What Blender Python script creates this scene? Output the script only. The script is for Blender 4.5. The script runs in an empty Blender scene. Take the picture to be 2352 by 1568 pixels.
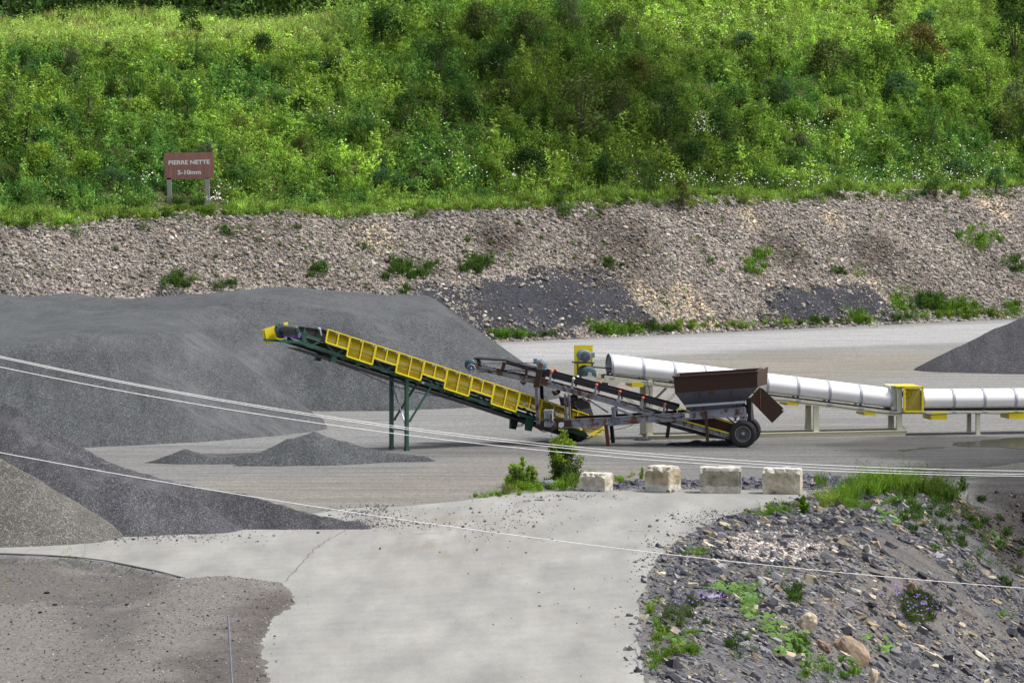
import bpy, bmesh, math, random
import numpy as np
from mathutils import Vector
random.seed(7); rng = np.random.default_rng(11)
sc = bpy.context.scene
R = math.radians

# ---------------------------------------------------------------- camera
CAMH = 11.9; F = 9500.0; PITCH = math.atan((784-297)/F)
cam_d = bpy.data.cameras.new('camera'); cam = bpy.data.objects.new('camera', cam_d)
sc.collection.objects.link(cam); sc.camera = cam
cam.location = (0, 0, CAMH); cam.rotation_euler = (math.pi/2-PITCH, 0, 0)
cam_d.sensor_width = 36; cam_d.lens = 36*F/2352; cam_d.clip_end = 4000; cam_d.clip_start = 1
# ---------------------------------------------------------------- light
SUN = Vector((0.52, 0.0, 0.85)).normalized()
world = bpy.data.worlds.new('World'); sc.world = world; world.use_nodes = True
wn = world.node_tree; bg = wn.nodes['Background']
sky = wn.nodes.new('ShaderNodeTexSky'); sky.sky_type = 'NISHITA'; sky.sun_disc = False
sky.sun_elevation = math.asin(SUN.z); sky.sun_rotation = math.atan2(SUN.x, SUN.y)
sky.air_density = 1.0; sky.dust_density = 5.0; sky.ozone_density = 0.6
hs = wn.nodes.new('ShaderNodeHueSaturation'); hs.inputs['Saturation'].default_value = .6   # hazy, half overcast sky
wn.links.new(sky.outputs[0], hs.inputs['Color']); wn.links.new(hs.outputs[0], bg.inputs[0]); bg.inputs[1].default_value = 0.135
sl = bpy.data.lights.new('sun', 'SUN'); sl.energy = 2.8; sl.angle = R(7); sl.color = (1, .975, .93)
so = bpy.data.objects.new('sun', sl); sc.collection.objects.link(so)
so.rotation_euler = SUN.to_track_quat('Z', 'Y').to_euler(); so.location = (0, 0, 60)
sc.view_settings.view_transform = 'Standard'; sc.view_settings.look = 'None'
sc.view_settings.exposure = 0.38; sc.view_settings.gamma = 1
sc.cycles.max_bounces = 5; sc.cycles.transparent_max_bounces = 12

# ---------------------------------------------------------------- projection helpers
CP, SP = math.cos(PITCH), math.sin(PITCH)
def rayd(u, v):
    a = (u-1176)/F; b = -(v-784)/F
    return Vector((a, CP+b*SP, -SP+b*CP))
def G(u, v, z=0.0):
    r = rayd(u, v); t = (z-CAMH)/r.z
    return (r.x*t, r.y*t)
def atY(u, v, Y):
    r = rayd(u, v); t = Y/r.y
    return Vector((r.x*t, Y, CAMH+r.z*t))

# ---------------------------------------------------------------- noise
def vnoise(x, y, seed=0):
    xi = np.floor(x).astype(np.int64); yi = np.floor(y).astype(np.int64)
    xf = x-xi; yf = y-yi
    xf = xf*xf*(3-2*xf); yf = yf*yf*(3-2*yf)
    def h(a, b):
        n = (a*374761393+b*668265263+seed*1442695041) & 0x7fffffff
        n = ((n ^ (n >> 13))*1274126177) & 0x7fffffff
        n = n ^ (n >> 16)
        return (n & 0xffff)/65535.0
    return (h(xi, yi)*(1-xf)+h(xi+1, yi)*xf)*(1-yf)+(h(xi, yi+1)*(1-xf)+h(xi+1, yi+1)*xf)*yf*1.0
def fbm(x, y, s, oct=3, seed=0):
    x = np.asarray(x, float)/s; y = np.asarray(y, float)/s; a = 1; t = 0; n = 0
    for k in range(oct):
        n = n+a*vnoise(x*2**k+17*k, y*2**k-9*k, seed+k); t += a; a *= .5
    return n/t*2-1
def sstep(a, b, x):
    t = np.clip((x-a)/(b-a), 0, 1); return t*t*(3-2*t)
def smin(a, b, k):
    h = np.clip(.5+.5*(b-a)/k, 0, 1); return b*(1-h)+a*h-k*h*(1-h)
def smax(a, b, k): return -smin(-a, -b, k)
def sdpoly(x, y, poly):
    """signed distance, positive inside"""
    x = np.asarray(x, float); y = np.asarray(y, float)
    d = np.full(x.shape, 1e9); ins = np.zeros(x.shape, bool); n = len(poly)
    for i in range(n):
        ax, ay = poly[i]; bx, by = poly[(i+1) % n]
        ex, ey = bx-ax, by-ay; wx, wy = x-ax, y-ay
        t = np.clip((wx*ex+wy*ey)/(ex*ex+ey*ey+1e-12), 0, 1)
        d = np.minimum(d, (wx-t*ex)**2+(wy-t*ey)**2)
        c = (ay > y) != (by > y)
        with np.errstate(divide='ignore', invalid='ignore'):
            ins ^= c & (x < (bx-ax)*(y-ay)/((by-ay) if by != ay else 1e-12)+ax)
    return np.where(ins, 1, -1)*np.sqrt(d)
def pxpoly(pts, z=0.0): return [G(u, v, z) for u, v in pts]

# ---------------------------------------------------------------- terrain
TX, TY = -.9, 231.7; EX, EY = .749, .662; NX, NY = -.662, .749
def sl_coords(x, y):
    return (x-TX)*NX+(y-TY)*NY, (x-TX)*EX+(y-TY)*EY
LL = pxpoly([(-700, 1275), (0, 1275), (170, 1283), (300, 1303), (420, 1331), (520, 1324), (590, 1331), (650, 1339), (684, 1366), (675, 1388), (630, 1432), (606, 1482), (612, 1530), (635, 1568), (700, 1760), (-900, 1760)])
BACK = pxpoly([(1410, 1120), (1440, 1108), (1600, 1106), (1700, 1105), (1900, 1101), (1990, 1103), (1980, 1122), (1850, 1124), (1600, 1122), (1430, 1126)])
def LLd(x, y): return sdpoly(x, y, LL)+fbm(x, y, .9, 3, 62)*.16+fbm(x, y, .25, 2, 63)*.07
def Hf(x, y):
    x = np.asarray(x, float); y = np.asarray(y, float)
    s, l = sl_coords(x, y)
    wob = fbm(l, s*0, 9, 2, 5)*.9
    s = s+wob*sstep(-4, 4, s)
    zt = np.clip(7.15+.011*l, 6.2, 8)
    w = zt/.67
    bank = smin(np.maximum(s, 0)*.67, zt+np.maximum(s-w, 0)*.1, .5)
    bank = np.where(s > 0, np.maximum(bank+.125*0, 0), 0)
    s0 = w+3.2; zc = np.clip(17.2+.075*l+.11*np.maximum(l-43, 0), 15.5, 60)
    hill = zt+.3+(s-s0)*.55
    hill = smin(hill, zc+(s-40)*.03, 1.6)
    z = np.where(s > 0, smax(bank, hill, .5), 0)
    z = z+np.where(s > .5, sstep(.5, 5, s)*(fbm(x, y, 6, 3, 21)*.35+fbm(x, y, 1.6, 2, 22)*.10), 0)+sstep(16, 22, s)*fbm(x, y, 9, 2, 30)*.8
    # front right embankment and gully
    dist = (x-2.9)*.97-(y-88)*.23
    zn = -.60*(dist+fbm(x, y, 5, 2, 44)*.5)
    zb = -.62*(138.2-y+fbm(x, y, 4, 2, 45)*.8)
    zb = np.where(x > 12.2, zb-2.0*sstep(15.5, 12.2, x), -50)
    low = smax(zn, zb, .5)
    fr = smin(low, 0*x, .45)
    fr = np.where((y < 139.5) & (x > 2), np.maximum(fr, -16), 0)*sstep(140.5, 137.8, y)
    rough = sstep(0, -1.2, fr)*(fbm(x, y, 1.3, 3, 50)*.22)
    z = z+fr+rough
    # low slate berm behind the concrete blocks
    b = sdpoly(x, y, BACK); z = z+sstep(-.5, 1.2, b)*(.14+.08*fbm(x, y, .8, 2, 60))
    # gravel shoulder bottom left, lower than the paving, heaped over it at its right end
    d = LLd(x, y)
    heap = sstep(-11.0, -8.0, x-0*y)*1.0
    inside = sstep(-.05, .25, d)
    zl = -.22*(1-heap)+heap*(.03+.17*sstep(0, 1.2, d))+fbm(x, y, 1.5, 3, 61)*.05-.0
    z = z+np.where(d > -.05, inside*zl, 0)
    z = z+np.where((s < 0) & (np.abs(fr) < .02) & (d < 0), fbm(x, y, 4, 2, 70)*.012, 0)*0
    return z
def Hs(x, y): return float(Hf(np.array([x]), np.array([y]))[0])
def hit(u, v):
    r = rayd(u, v); D = np.arange(85, 420, .1)
    x = r.x/r.y*D; z = CAMH+r.z/r.y*D
    hz = Hf(x, D); k = np.argmax(hz >= z)
    if hz[k] < z[k]: k = len(D)-1
    return Vector((x[k], D[k], hz[k]))

# ---------------------------------------------------------------- object helpers
def tag(o, label=None, cat=None, group=None, kind=None):
    if label: o['label'] = label
    if cat: o['category'] = cat
    if group: o['group'] = group
    if kind: o['kind'] = kind
    return o
def link(o, parent=None):
    sc.collection.objects.link(o)
    if parent is not None: o.parent = parent
    return o
def empty(name, loc, label=None, cat=None, group=None):
    o = bpy.data.objects.new(name, None); link(o); o.location = loc; o.empty_display_size = .3
    return tag(o, label, cat, group)
def root_loc(p):
    l = Vector((0, 0, 0))
    while p is not None: l = l+p.location; p = p.parent
    return l
def fast_mesh(name, V, Fc, C=None, mat=None, smooth=False):
    V = np.asarray(V, np.float32); Fc = np.asarray(Fc, np.int32); k = Fc.shape[1]
    me = bpy.data.meshes.new(name); me.vertices.add(len(V)); me.vertices.foreach_set('co', V.ravel())
    me.loops.add(Fc.size); me.loops.foreach_set('vertex_index', Fc.ravel())
    me.polygons.add(len(Fc)); me.polygons.foreach_set('loop_start', np.arange(0, Fc.size, k, dtype=np.int32))
    me.polygons.foreach_set('use_smooth', np.full(len(Fc), smooth))
    me.update(calc_edges=True)
    if C is not None:
        a = me.color_attributes.new('Col', 'FLOAT_COLOR', 'POINT')
        c4 = np.ones((len(V), 4), np.float32); c4[:, :3] = C; a.data.foreach_set('color', c4.ravel())
    if mat: me.materials.append(mat)
    return me
class MB:
    def __init__(s): s.v = []; s.f = []; s.sm = []
    def add(s, vs, fs, smooth=False):
        b = len(s.v); s.v += [Vector(v) for v in vs]; s.f += [[i+b for i in f] for f in fs]; s.sm += [smooth]*len(fs); return s
    def box8(s, c):   # c: 8 corners, 0-3 one end loop, 4-7 the other
        return s.add(c, [(0, 1, 2, 3), (7, 6, 5, 4), (0, 4, 5, 1), (1, 5, 6, 2), (2, 6, 7, 3), (3, 7, 4, 0)])
    def beam(s, p0, p1, w, h, n):
        p0 = Vector(p0); p1 = Vector(p1); x = (p1-p0).normalized(); y = (n-n.dot(x)*x).normalized(); z = x.cross(y)
        o = [y*(w/2)*a+z*(h/2)*b for a, b in ((-1, -1), (1, -1), (1, 1), (-1, 1))]
        return s.box8([p0+q for q in o]+[p1+q for q in o])
    def ibeam(s, p0, p1, w, h, n, t=.02):
        p0 = Vector(p0); p1 = Vector(p1); x = (p1-p0).normalized(); y = (n-n.dot(x)*x).normalized(); z = x.cross(y)
        s.beam(p0, p1, t, h-2*t, n)
        s.beam(p0+z*(h/2-t/2), p1+z*(h/2-t/2), w, t, n); s.beam(p0-z*(h/2-t/2), p1-z*(h/2-t/2), w, t, n)
        return s
    def tube(s, pts, r, n=8, cap=True):
        pts = [Vector(p) for p in pts]; rings = []
        rr = r if isinstance(r, (list, tuple)) else [r]*len(pts)
        for i, p in enumerate(pts):
            d = (pts[min(i+1, len(pts)-1)]-pts[max(i-1, 0)]).normalized()
            a = Vector((0, 0, 1)) if abs(d.z) < .9 else Vector((0, 1, 0))
            e1 = d.cross(a).normalized(); e2 = d.cross(e1)
            rings.append([p+(e1*math.cos(2*math.pi*k/n)+e2*math.sin(2*math.pi*k/n))*rr[i] for k in range(n)])
        vs = [q for g in rings for q in g]; fs = []
        for i in range(len(pts)-1):
            for k in range(n): fs.append((i*n+k, i*n+(k+1) % n, (i+1)*n+(k+1) % n, (i+1)*n+k))
        s.add(vs, fs, True)
        if cap: s.add(rings[0], [tuple(range(n))]); s.add(rings[-1], [tuple(range(n-1, -1, -1))])
        return s
    def lathe(s, c, ax, prof, n=32, smooth=True):
        """prof: list of (offset along ax, radius)"""
        ax = ax.normalized(); a = Vector((0, 0, 1)) if abs(ax.z) < .9 else Vector((1, 0, 0))
        e1 = ax.cross(a).normalized(); e2 = ax.cross(e1); c = Vector(c); vs = []; fs = []
        for (o, r) in prof:
            for k in range(n):
                t = 2*math.pi*k/n; vs.append(c+ax*o+(e1*math.cos(t)+e2*math.sin(t))*max(r, 1e-4))
        for i in range(len(prof)-1):
            for k in range(n): fs.append((i*n+k, i*n+(k+1) % n, (i+1)*n+(k+1) % n, (i+1)*n+k))
        return s.add(vs, fs, smooth)
    def prism(s, pts, off):
        n = len(pts); pts = [Vector(p) for p in pts]; q = [p+off for p in pts]
        return s.add(pts+q, [tuple(range(n)), tuple(range(2*n-1, n-1, -1))]+[(i, i+n, (i+1) % n+n, (i+1) % n) for i in range(n)])
    def build(s, name, mat, parent=None, label=None):
        me = bpy.data.meshes.new(name); L = root_loc(parent)
        me.from_pydata([tuple(v-L) for v in s.v], [], s.f)
        me.polygons.foreach_set('use_smooth', s.sm)
        bm = bmesh.new(); bm.from_mesh(me); bmesh.ops.recalc_face_normals(bm, faces=bm.faces); bm.to_mesh(me); bm.free()
        me.materials.append(mat); o = link(bpy.data.objects.new(name, me), parent)
        if label: o['label'] = label
        return o
class Fr:
    """vertical working plane of a machine: ground point seen at (u,v), yaw of its axis"""
    def __init__(s, u, v, yaw):
        s.o = Vector((*G(u, v), 0)); s.a = Vector((math.cos(R(yaw)), math.sin(R(yaw)), 0)); s.n = Vector((-s.a.y, s.a.x, 0))
        s.k = F/s.o.y
    def P(s, u, v, d=0.0):
        r = rayd(u, v); t = (s.o.dot(s.n)+d)/(r.x*s.n.x+r.y*s.n.y)
        return Vector((r.x*t, r.y*t, CAMH+r.z*t))
    def bar(s, mb, a, b, hpx, w, d=0.0, sh=0.0, I=False):
        """member between two picture points read on the plane at depth d; sh slides it on in depth"""
        p0 = s.P(*a, d)+s.n*sh; p1 = s.P(*b, d)+s.n*sh
        (mb.ibeam if I else mb.beam)(p0, p1, w, hpx/s.k, s.n); return mb
    def prism(s, mb, pts, d0, d1, sh=0.0):
        mb.prism([s.P(*p, d0)+s.n*sh for p in pts], s.n*(d1-d0)); return mb

# ---------------------------------------------------------------- materials
def newmat(name):
    m = bpy.data.materials.new(name); m.use_nodes = True; nt = m.node_tree
    b = nt.nodes['Principled BSDF']; return m, nt, b
def nd(nt, t, **kw):
    n = nt.nodes.new(t)
    for k, v in kw.items(): setattr(n, k, v)
    return n
def ramp(nt, fac, stops):
    r = nd(nt, 'ShaderNodeValToRGB'); e = r.color_ramp.elements
    while len(e) < len(stops): e.new(.5)
    for i, (p, c) in enumerate(stops):
        e[i].position = p; e[i].color = (*(c if hasattr(c, '__len__') else (c, c, c)), 1)
    nt.links.new(fac, r.inputs[0]); return r.outputs[0]
def noise(nt, scale, detail=3, vec=None, rough=.6, sc3=None):
    n = nd(nt, 'ShaderNodeTexNoise'); n.inputs['Scale'].default_value = scale; n.inputs['Detail'].default_value = detail
    n.inputs['Roughness'].default_value = rough
    if vec is None: vec = coord(nt)
    if sc3:
        mp = nd(nt, 'ShaderNodeMapping'); mp.inputs['Scale'].default_value = sc3; nt.links.new(vec, mp.inputs[0]); vec = mp.outputs[0]
    nt.links.new(vec, n.inputs['Vector']); return n.outputs['Fac']
def coord(nt):
    g = nd(nt, 'ShaderNodeNewGeometry'); return g.outputs['Position']
def mix(nt, f, a, b, mode='MIX'):
    m = nd(nt, 'ShaderNodeMix', data_type='RGBA', blend_type=mode)
    for s, v in ((m.inputs[0], f), (m.inputs[6], a), (m.inputs[7], b)):
        if hasattr(v, 'is_output'): nt.links.new(v, s)
        elif hasattr(v, '__len__'): s.default_value = (*v, 1)
        else: s.default_value = v if s.type == 'VALUE' else (v, v, v, 1)
    return m.outputs[2]
def mth(nt, op, a, b=0.0, c=0.0):
    m = nd(nt, 'ShaderNodeMath', operation=op)
    for s, v in zip(m.inputs, (a, b, c)):
        if hasattr(v, 'is_output'): nt.links.new(v, s)
        else: s.default_value = v
    return m.outputs[0]
def bump(nt, b, h, strength=.5, dist=.02):
    n = nd(nt, 'ShaderNodeBump'); n.inputs['Strength'].default_value = strength; n.inputs['Distance'].default_value = dist
    nt.links.new(h, n.inputs['Height']); nt.links.new(n.outputs[0], b.inputs['Normal'])
def attr(nt, name):
    a = nd(nt, 'ShaderNodeAttribute'); a.attribute_name = name; return a
def painted(name, col, rough=.5, rust=0.0, rustcol=(.095, .045, .025), metal=0.0, dirt=.25):
    m, nt, b = newmat(name); n = noise(nt, 3.2, 6); n2 = noise(nt, 14, 3)
    c = mix(nt, ramp(nt, n2, [(.3, 0.0), (.75, 1.0)]), col, tuple(x*(1-dirt) for x in col))
    if rust:
        f = mth(nt, 'ADD', mth(nt, 'MULTIPLY', n, .7), mth(nt, 'MULTIPLY', noise(nt, 7, 4, sc3=(1, 1, .5)), .3))
        c = mix(nt, ramp(nt, f, [(.60-rust*.16, 0.0), (.66-rust*.14, 1.0)]), c, mix(nt, n2, rustcol, tuple(x*1.9 for x in rustcol)))
    nt.links.new(c, b.inputs['Base Color']); b.inputs['Roughness'].default_value = rough; b.inputs['Metallic'].default_value = metal
    bump(nt, b, n2, .15, .01); return m
def gravel(name, lo, hi, scale=22, big=None, bright=None, streak=0.0):
    m, nt, b = newmat(name); p = coord(nt)
    v = nd(nt, 'ShaderNodeTexVoronoi'); v.inputs['Scale'].default_value = scale; nt.links.new(p, v.inputs['Vector'])
    sp = nd(nt, 'ShaderNodeSeparateColor'); nt.links.new(v.outputs['Color'], sp.inputs[0])
    v2 = nd(nt, 'ShaderNodeTexVoronoi'); v2.inputs['Scale'].default_value = scale*.45; nt.links.new(p, v2.inputs['Vector'])
    s2 = nd(nt, 'ShaderNodeSeparateColor'); nt.links.new(v2.outputs['Color'], s2.inputs[0])
    f = mth(nt, 'ADD', mth(nt, 'MULTIPLY', sp.outputs[0], .75), mth(nt, 'MULTIPLY', s2.outputs[1], .25))
    c = ramp(nt, f, [(.12, lo), (.75, hi), (.95, bright or tuple(x*1.8 for x in hi))])
    n = noise(nt, .35, 4, p); c = mix(nt, 1.0, c, ramp(nt, n, [(.3, .82), (.7, 1.15)]), 'MULTIPLY')
    if streak:
        s1 = noise(nt, 1, 5, p, .65, (1.6, .35, .5)); c = mix(nt, 1.0, c, ramp(nt, s1, [(.32, (.82, .82, .83)), (.5, (1, 1, 1)), (.68, (1.18, 1.18, 1.17))]), 'MULTIPLY')
    du = attr(nt, 'dust_lit'); c = mix(nt, mth(nt, 'MULTIPLY', du.outputs['Fac'], ramp(nt, noise(nt, 1, 5, p, .7, (.8, 2.5, 1)), [(.35, .1), (.65, .7)])), c, tuple(min(.5, x*1.35+.02) for x in hi))  # pale tone: dust bands, plus the sunlit pile top put into colour
    if big: c = mix(nt, ramp(nt, noise(nt, .9, 4, p), [(.5, 0.0), (.68, .8)]), c, big)
    nt.links.new(c, b.inputs['Base Color']); b.inputs['Roughness'].default_value = .95; b.inputs['Specular IOR Level'].default_value = .2
    bump(nt, b, v.outputs['Distance'], .6, .04); return m
def leafmat(name, sat=1.0, trans=.38, var=.5):
    m, nt, b = newmat(name); nt.nodes.remove(b)
    a = attr(nt, 'Col'); oi = nd(nt, 'ShaderNodeObjectInfo')
    c = mix(nt, 1.0, a.outputs['Color'], ramp(nt, noise(nt, .8, 3), [(.3, .7), (.7, 1.25)]), 'MULTIPLY')
    c = mix(nt, 1.0, c, ramp(nt, oi.outputs['Random'], [(0, (.8, .85, .8)), (.5, (1, 1, 1)), (1, (1.25, 1.12, .8))]), 'MULTIPLY')
    d = nd(nt, 'ShaderNodeBsdfDiffuse'); t = nd(nt, 'ShaderNodeBsdfTranslucent'); mx = nd(nt, 'ShaderNodeMixShader')
    nt.links.new(c, d.inputs[0]); nt.links.new(mix(nt, 1.0, c, (1.08, 1.12, .66), 'MULTIPLY'), t.inputs[0]); mx.inputs[0].default_value = trans
    nt.links.new(d.outputs[0], mx.inputs[1]); nt.links.new(t.outputs[0], mx.inputs[2])
    nt.links.new(mx.outputs[0], nt.nodes['Material Output'].inputs[0]); return m
def colmat(name, rough=.9, scale=9, lo=.75, hi=1.25, cell=0):
    m, nt, b = newmat(name); a = attr(nt, 'Col')
    c = mix(nt, 1.0, a.outputs['Color'], ramp(nt, noise(nt, scale, 4), [(.3, lo), (.7, hi)]), 'MULTIPLY')
    if cell:
        vo = nd(nt, 'ShaderNodeTexVoronoi'); vo.inputs['Scale'].default_value = cell; nt.links.new(coord(nt), vo.inputs['Vector']); sp = nd(nt, 'ShaderNodeSeparateColor'); nt.links.new(vo.outputs['Color'], sp.inputs[0])
        c = mix(nt, 1.0, c, ramp(nt, sp.outputs[0], [(.05, .45), (.5, 1.0), (.97, 2.1)]), 'MULTIPLY')
    nt.links.new(c, b.inputs['Base Color']); b.inputs['Roughness'].default_value = rough; b.inputs['Specular IOR Level'].default_value = .25
    bump(nt, b, noise(nt, scale*2, 4), .5, .02); return m
def meshguard(name, col, alpha=.62):
    m, nt, b = newmat(name); nt.nodes.remove(b)
    d = nd(nt, 'ShaderNodeBsdfDiffuse'); d.inputs[0].default_value = (*col, 1)
    t = nd(nt, 'ShaderNodeBsdfTransparent'); mx = nd(nt, 'ShaderNodeMixShader')
    p = coord(nt); w = []
    for sc3 in ((1, 1, 1), (1, 1, -1)):
        wv = nd(nt, 'ShaderNodeTexWave', wave_type='BANDS', bands_direction='DIAGONAL'); wv.inputs['Scale'].default_value = 9
        mp = nd(nt, 'ShaderNodeMapping'); mp.inputs['Scale'].default_value = sc3; nt.links.new(p, mp.inputs[0]); nt.links.new(mp.outputs[0], wv.inputs['Vector'])
        w.append(mth(nt, 'GREATER_THAN', wv.outputs['Fac'], .16))
    hole = mth(nt, 'MULTIPLY', w[0], w[1])
    f = mth(nt, 'MULTIPLY_ADD', hole, -alpha*1.5, 1.0)
    nt.links.new(mth(nt, 'MAXIMUM', f, 0.0), mx.inputs[0]); nt.links.new(t.outputs[0], mx.inputs[1]); nt.links.new(d.outputs[0], mx.inputs[2])
    nt.links.new(mx.outputs[0], nt.nodes['Material Output'].inputs[0]); return m
M = {}
M['green'] = painted('green_paint', (.022, .085, .055), .45, 0)
M['yellow'] = painted('yellow_paint', (.80, .66, .02), .45, 0, dirt=.12)
M['mesh'] = meshguard('yellow_guard_mesh', (.40, .30, .010))
M['belt'] = painted('black_rubber_belt', (.022, .021, .027), .7)
M['beltgrey'] = painted('worn_grey_belt', (.10, .10, .115), .8)
M['black'] = painted('black_steel', (.012, .012, .014), .6)
M['dgrey'] = painted('dark_grey_steel', (.05, .052, .06), .6, .3)
M['grey'] = painted('grey_paint', (.30, .31, .36), .6, .45)
M['rustgrey'] = painted('rusty_grey_paint', (.31, .32, .37), .7, .6)
M['rust'] = painted('rust', (.066, .034, .024), .9, .6, (.040, .022, .016))
M['rustlight'] = painted('orange_rust', (.22, .12, .07), .9, .8, (.16, .06, .03))
M['white'] = painted('white_cover', (.88, .88, .89), .8, 0, dirt=.06)
M['ring'] = painted('galvanised_ring', (.42, .44, .50), .5, 0)
M['cream'] = painted('cream_paint', (.66, .64, .49), .5, 0, dirt=.15)
M['blue'] = painted('blue_grey_motor', (.24, .32, .38), .5, 0)
M['teal'] = painted('dark_teal_gearbox', (.05, .11, .13), .5, 0)
M['red'] = painted('orange_red_rubber', (.75, .13, .04), .6, 0)
M['lgrey'] = painted('light_grey_box', (.50, .51, .54), .5, 0)
M['wsign'] = painted('white_plate', (.8, .8, .8), .5, 0)
M['letter'] = painted('white_lettering', (.93, .93, .93), .6, 0, dirt=.03)
M['tyre'] = painted('tyre_rubber', (.025, .026, .032), .85, 0)
M['rim'] = painted('grey_rim', (.14, .145, .17), .6, .4)
M['purple'] = painted('purple_scraper', (.16, .11, .45), .5, 0)
M['concrete'] = colmat('weathered_concrete', .95, 5, .72, 1.2)
M['sand'] = gravel('fine_sand', (.13, .13, .12), (.20, .195, .18), 60)
M['stock'] = gravel('grey_crushed_stone', (.036, .040, .044), (.088, .094, .10), 30, bright=(.15, .155, .16), streak=1)
M['stockf'] = gravel('dark_crushed_stone', (.030, .031, .037), (.090, .091, .100), 34, bright=(.16, .16, .17), streak=1)
M['tangravel'] = gravel('tan_crushed_stone', (.055, .053, .05), (.135, .130, .12), 34, bright=(.27, .26, .235), streak=1)
M['slategravel'] = gravel('dark_slate_gravel', (.016, .017, .022), (.045, .047, .057), 18, bright=(.09, .09, .10))
M['leaf'] = leafmat('leaves'); M['bark'] = painted('bark', (.10, .08, .055), .9)
M['stone'] = colmat('field_stone', .95, 7, .7, 1.25)
M['flower'] = colmat('petals', .8, 3, .95, 1.05)
M['wood'] = painted('weathered_post', (.42, .42, .40), .9, 0, dirt=.35)
M['wire'] = painted('pale_cable', (.85, .85, .85), .5, 0); M['galv'] = painted('galvanised_tube', (.40, .42, .50), .45, 0, metal=.3)
# ---------------------------------------------------------------- ground and hillside sheets
def fan(ys, nx, spread=.155):
    c = np.linspace(-spread, spread, nx); st = c[1]-c[0]
    ext = spread+st*(1.45**np.arange(1, 17)-1)/.45*3
    c = np.concatenate([-ext[::-1], c, ext]); X = c[None, :]*np.maximum(ys[:, None], 40); Y = np.repeat(ys[:, None], len(c), 1)
    i = np.arange(len(ys)-1)[:, None]*len(c)+np.arange(len(c)-1)[None, :]
    return X, Y, np.stack([i, i+1, i+1+len(c), i+len(c)], -1).reshape(-1, 4)
def keep(V, Fc, m):
    Fc = Fc[m]; u, inv = np.unique(Fc, return_inverse=True); return V[u], inv.reshape(Fc.shape), u
def zone(x, y, pts, w=1.5, z=0.0, nz=.0, ns=2.5):
    d = sdpoly(x, y, pxpoly(pts, z))
    if nz: d = d+fbm(x, y, ns, 3, 91)*nz
    return sstep(-w, w, d)[..., None]
def paint(C, m, col): return C*(1-m)+np.array(col)*m
ys = np.concatenate([[5, 20, 40, 55, 65], 74*np.exp(.0017*np.arange(0, 800))]); ys = ys[ys < 285]
X, Y, Fc = fan(ys, 340); x = X.ravel(); y = Y.ravel(); s, l = sl_coords(x, y)
Z = Hf(x, y)-.35*np.maximum(s-.3, 0)
C = np.ones((len(x), 3))*np.array((.165, .165, .16))
near = sstep(150, 190, y)[:, None]
C = C*(1-near)+np.array((.205, .204, .195))*near
C = paint(C, zone(x, y, [(1120, 792), (2700, 722), (2700, 770), (1800, 800), (1150, 835)], 2), (.31, .31, .31))
C = paint(C, zone(x, y, [(1400, 850), (1750, 812), (2200, 810), (2200, 850), (1900, 872), (1300, 900)], 3, nz=3)*.7, (.21, .19, .155))
C = paint(C, zone(x, y, [(430, 1112), (700, 1090), (1000, 1085), (1190, 1098), (1170, 1140), (900, 1168), (700, 1165), (560, 1150)], 2.2, nz=2.5)*.5, (.21, .19, .155))
C = paint(C, zone(x, y, [(1000, 1060), (1200, 1050), (1500, 1075), (1500, 1100), (1150, 1110)], 2, nz=2)*.5, (.20, .185, .155))
wet = zone(x, y, [(1930, 1022), (2060, 1004), (2700, 985), (2700, 1128), (2240, 1122), (2170, 1095), (2060, 1060), (1950, 1040)], 1.3, nz=2.6, ns=4)[:, 0]
wet = np.maximum(wet, zone(x, y, [(850, 1022), (1200, 1012), (1950, 1008), (1950, 1032), (1450, 1038), (950, 1052)], 1.2, nz=2.0, ns=4)[:, 0]*.45)
C = paint(C, wet[:, None]*.8, (.055, .053, .052))
C = paint(C, zone(x, y, [(0, 1020), (600, 1030), (1000, 1010), (1060, 950), (900, 950), (700, 1000)], 3)*.35, (.21, .22, .23))
d = LLd(x, y); ll = sstep(-.05, .2, d)[:, None]
C = paint(C, ll, (.150, .141, .130))
C = paint(C, ll*zone(x, y, [(380, 1568), (470, 1500), (560, 1400), (690, 1340), (700, 1420), (640, 1480), (680, 1800), (380, 1800)], .8, nz=1, ns=1.5)*.9, (.075, .067, .063))
C = paint(C, ll*zone(x, y, [(-200, 1270), (0, 1275), (300, 1305), (430, 1335), (330, 1375), (120, 1370), (-200, 1350)], .5, nz=1, ns=1.2)*.65, (.085, .078, .075))
C = paint(C, ll*zone(x, y, [(120, 1340), (330, 1400), (300, 1500), (160, 1420)], .5, nz=1, ns=1.2)*.5, (.085, .08, .08))
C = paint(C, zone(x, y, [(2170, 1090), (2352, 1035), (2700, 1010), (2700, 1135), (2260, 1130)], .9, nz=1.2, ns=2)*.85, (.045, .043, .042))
dist = (x-2.9)*.97-(y-88)*.23
bk = pxpoly([(1486, 1760), (1482, 1568), (1464, 1480), (1472, 1380), (1502, 1290), (1547, 1245), (1622, 1205), (1702, 1174), (1830, 1146), (1960, 1112), (2200, 1125), (2352, 1115), (3200, 1112), (3600, 1760)])
bd = sdpoly(x, y, bk)+fbm(x, y, 1.2, 3, 12)*.35
C = paint(C, sstep(-.1, .35, bd)[:, None], (.095, .095, .10))
C = paint(C, (sstep(-.1, .35, bd)*sstep(.1, .5, fbm(x, y, 4, 3, 77)))[:, None]*.5, (.15, .135, .115))
C = paint(C, (sstep(-.3, 1.0, ((x-13.8)*.926+(y-133)*.377))*sstep(-.1, .35, bd))[:, None]*.8, (.042, .036, .033))  # deep shade of the far right bank painted into the soil colour
b = sdpoly(x, y, BACK); C = paint(C, sstep(-.5, .6, b)[:, None], (.09, .09, .105))
V = np.stack([x, y, Z], 1); fs = s[Fc].mean(1); V2, F2, u = keep(V, Fc, fs < 2.5)
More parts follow.
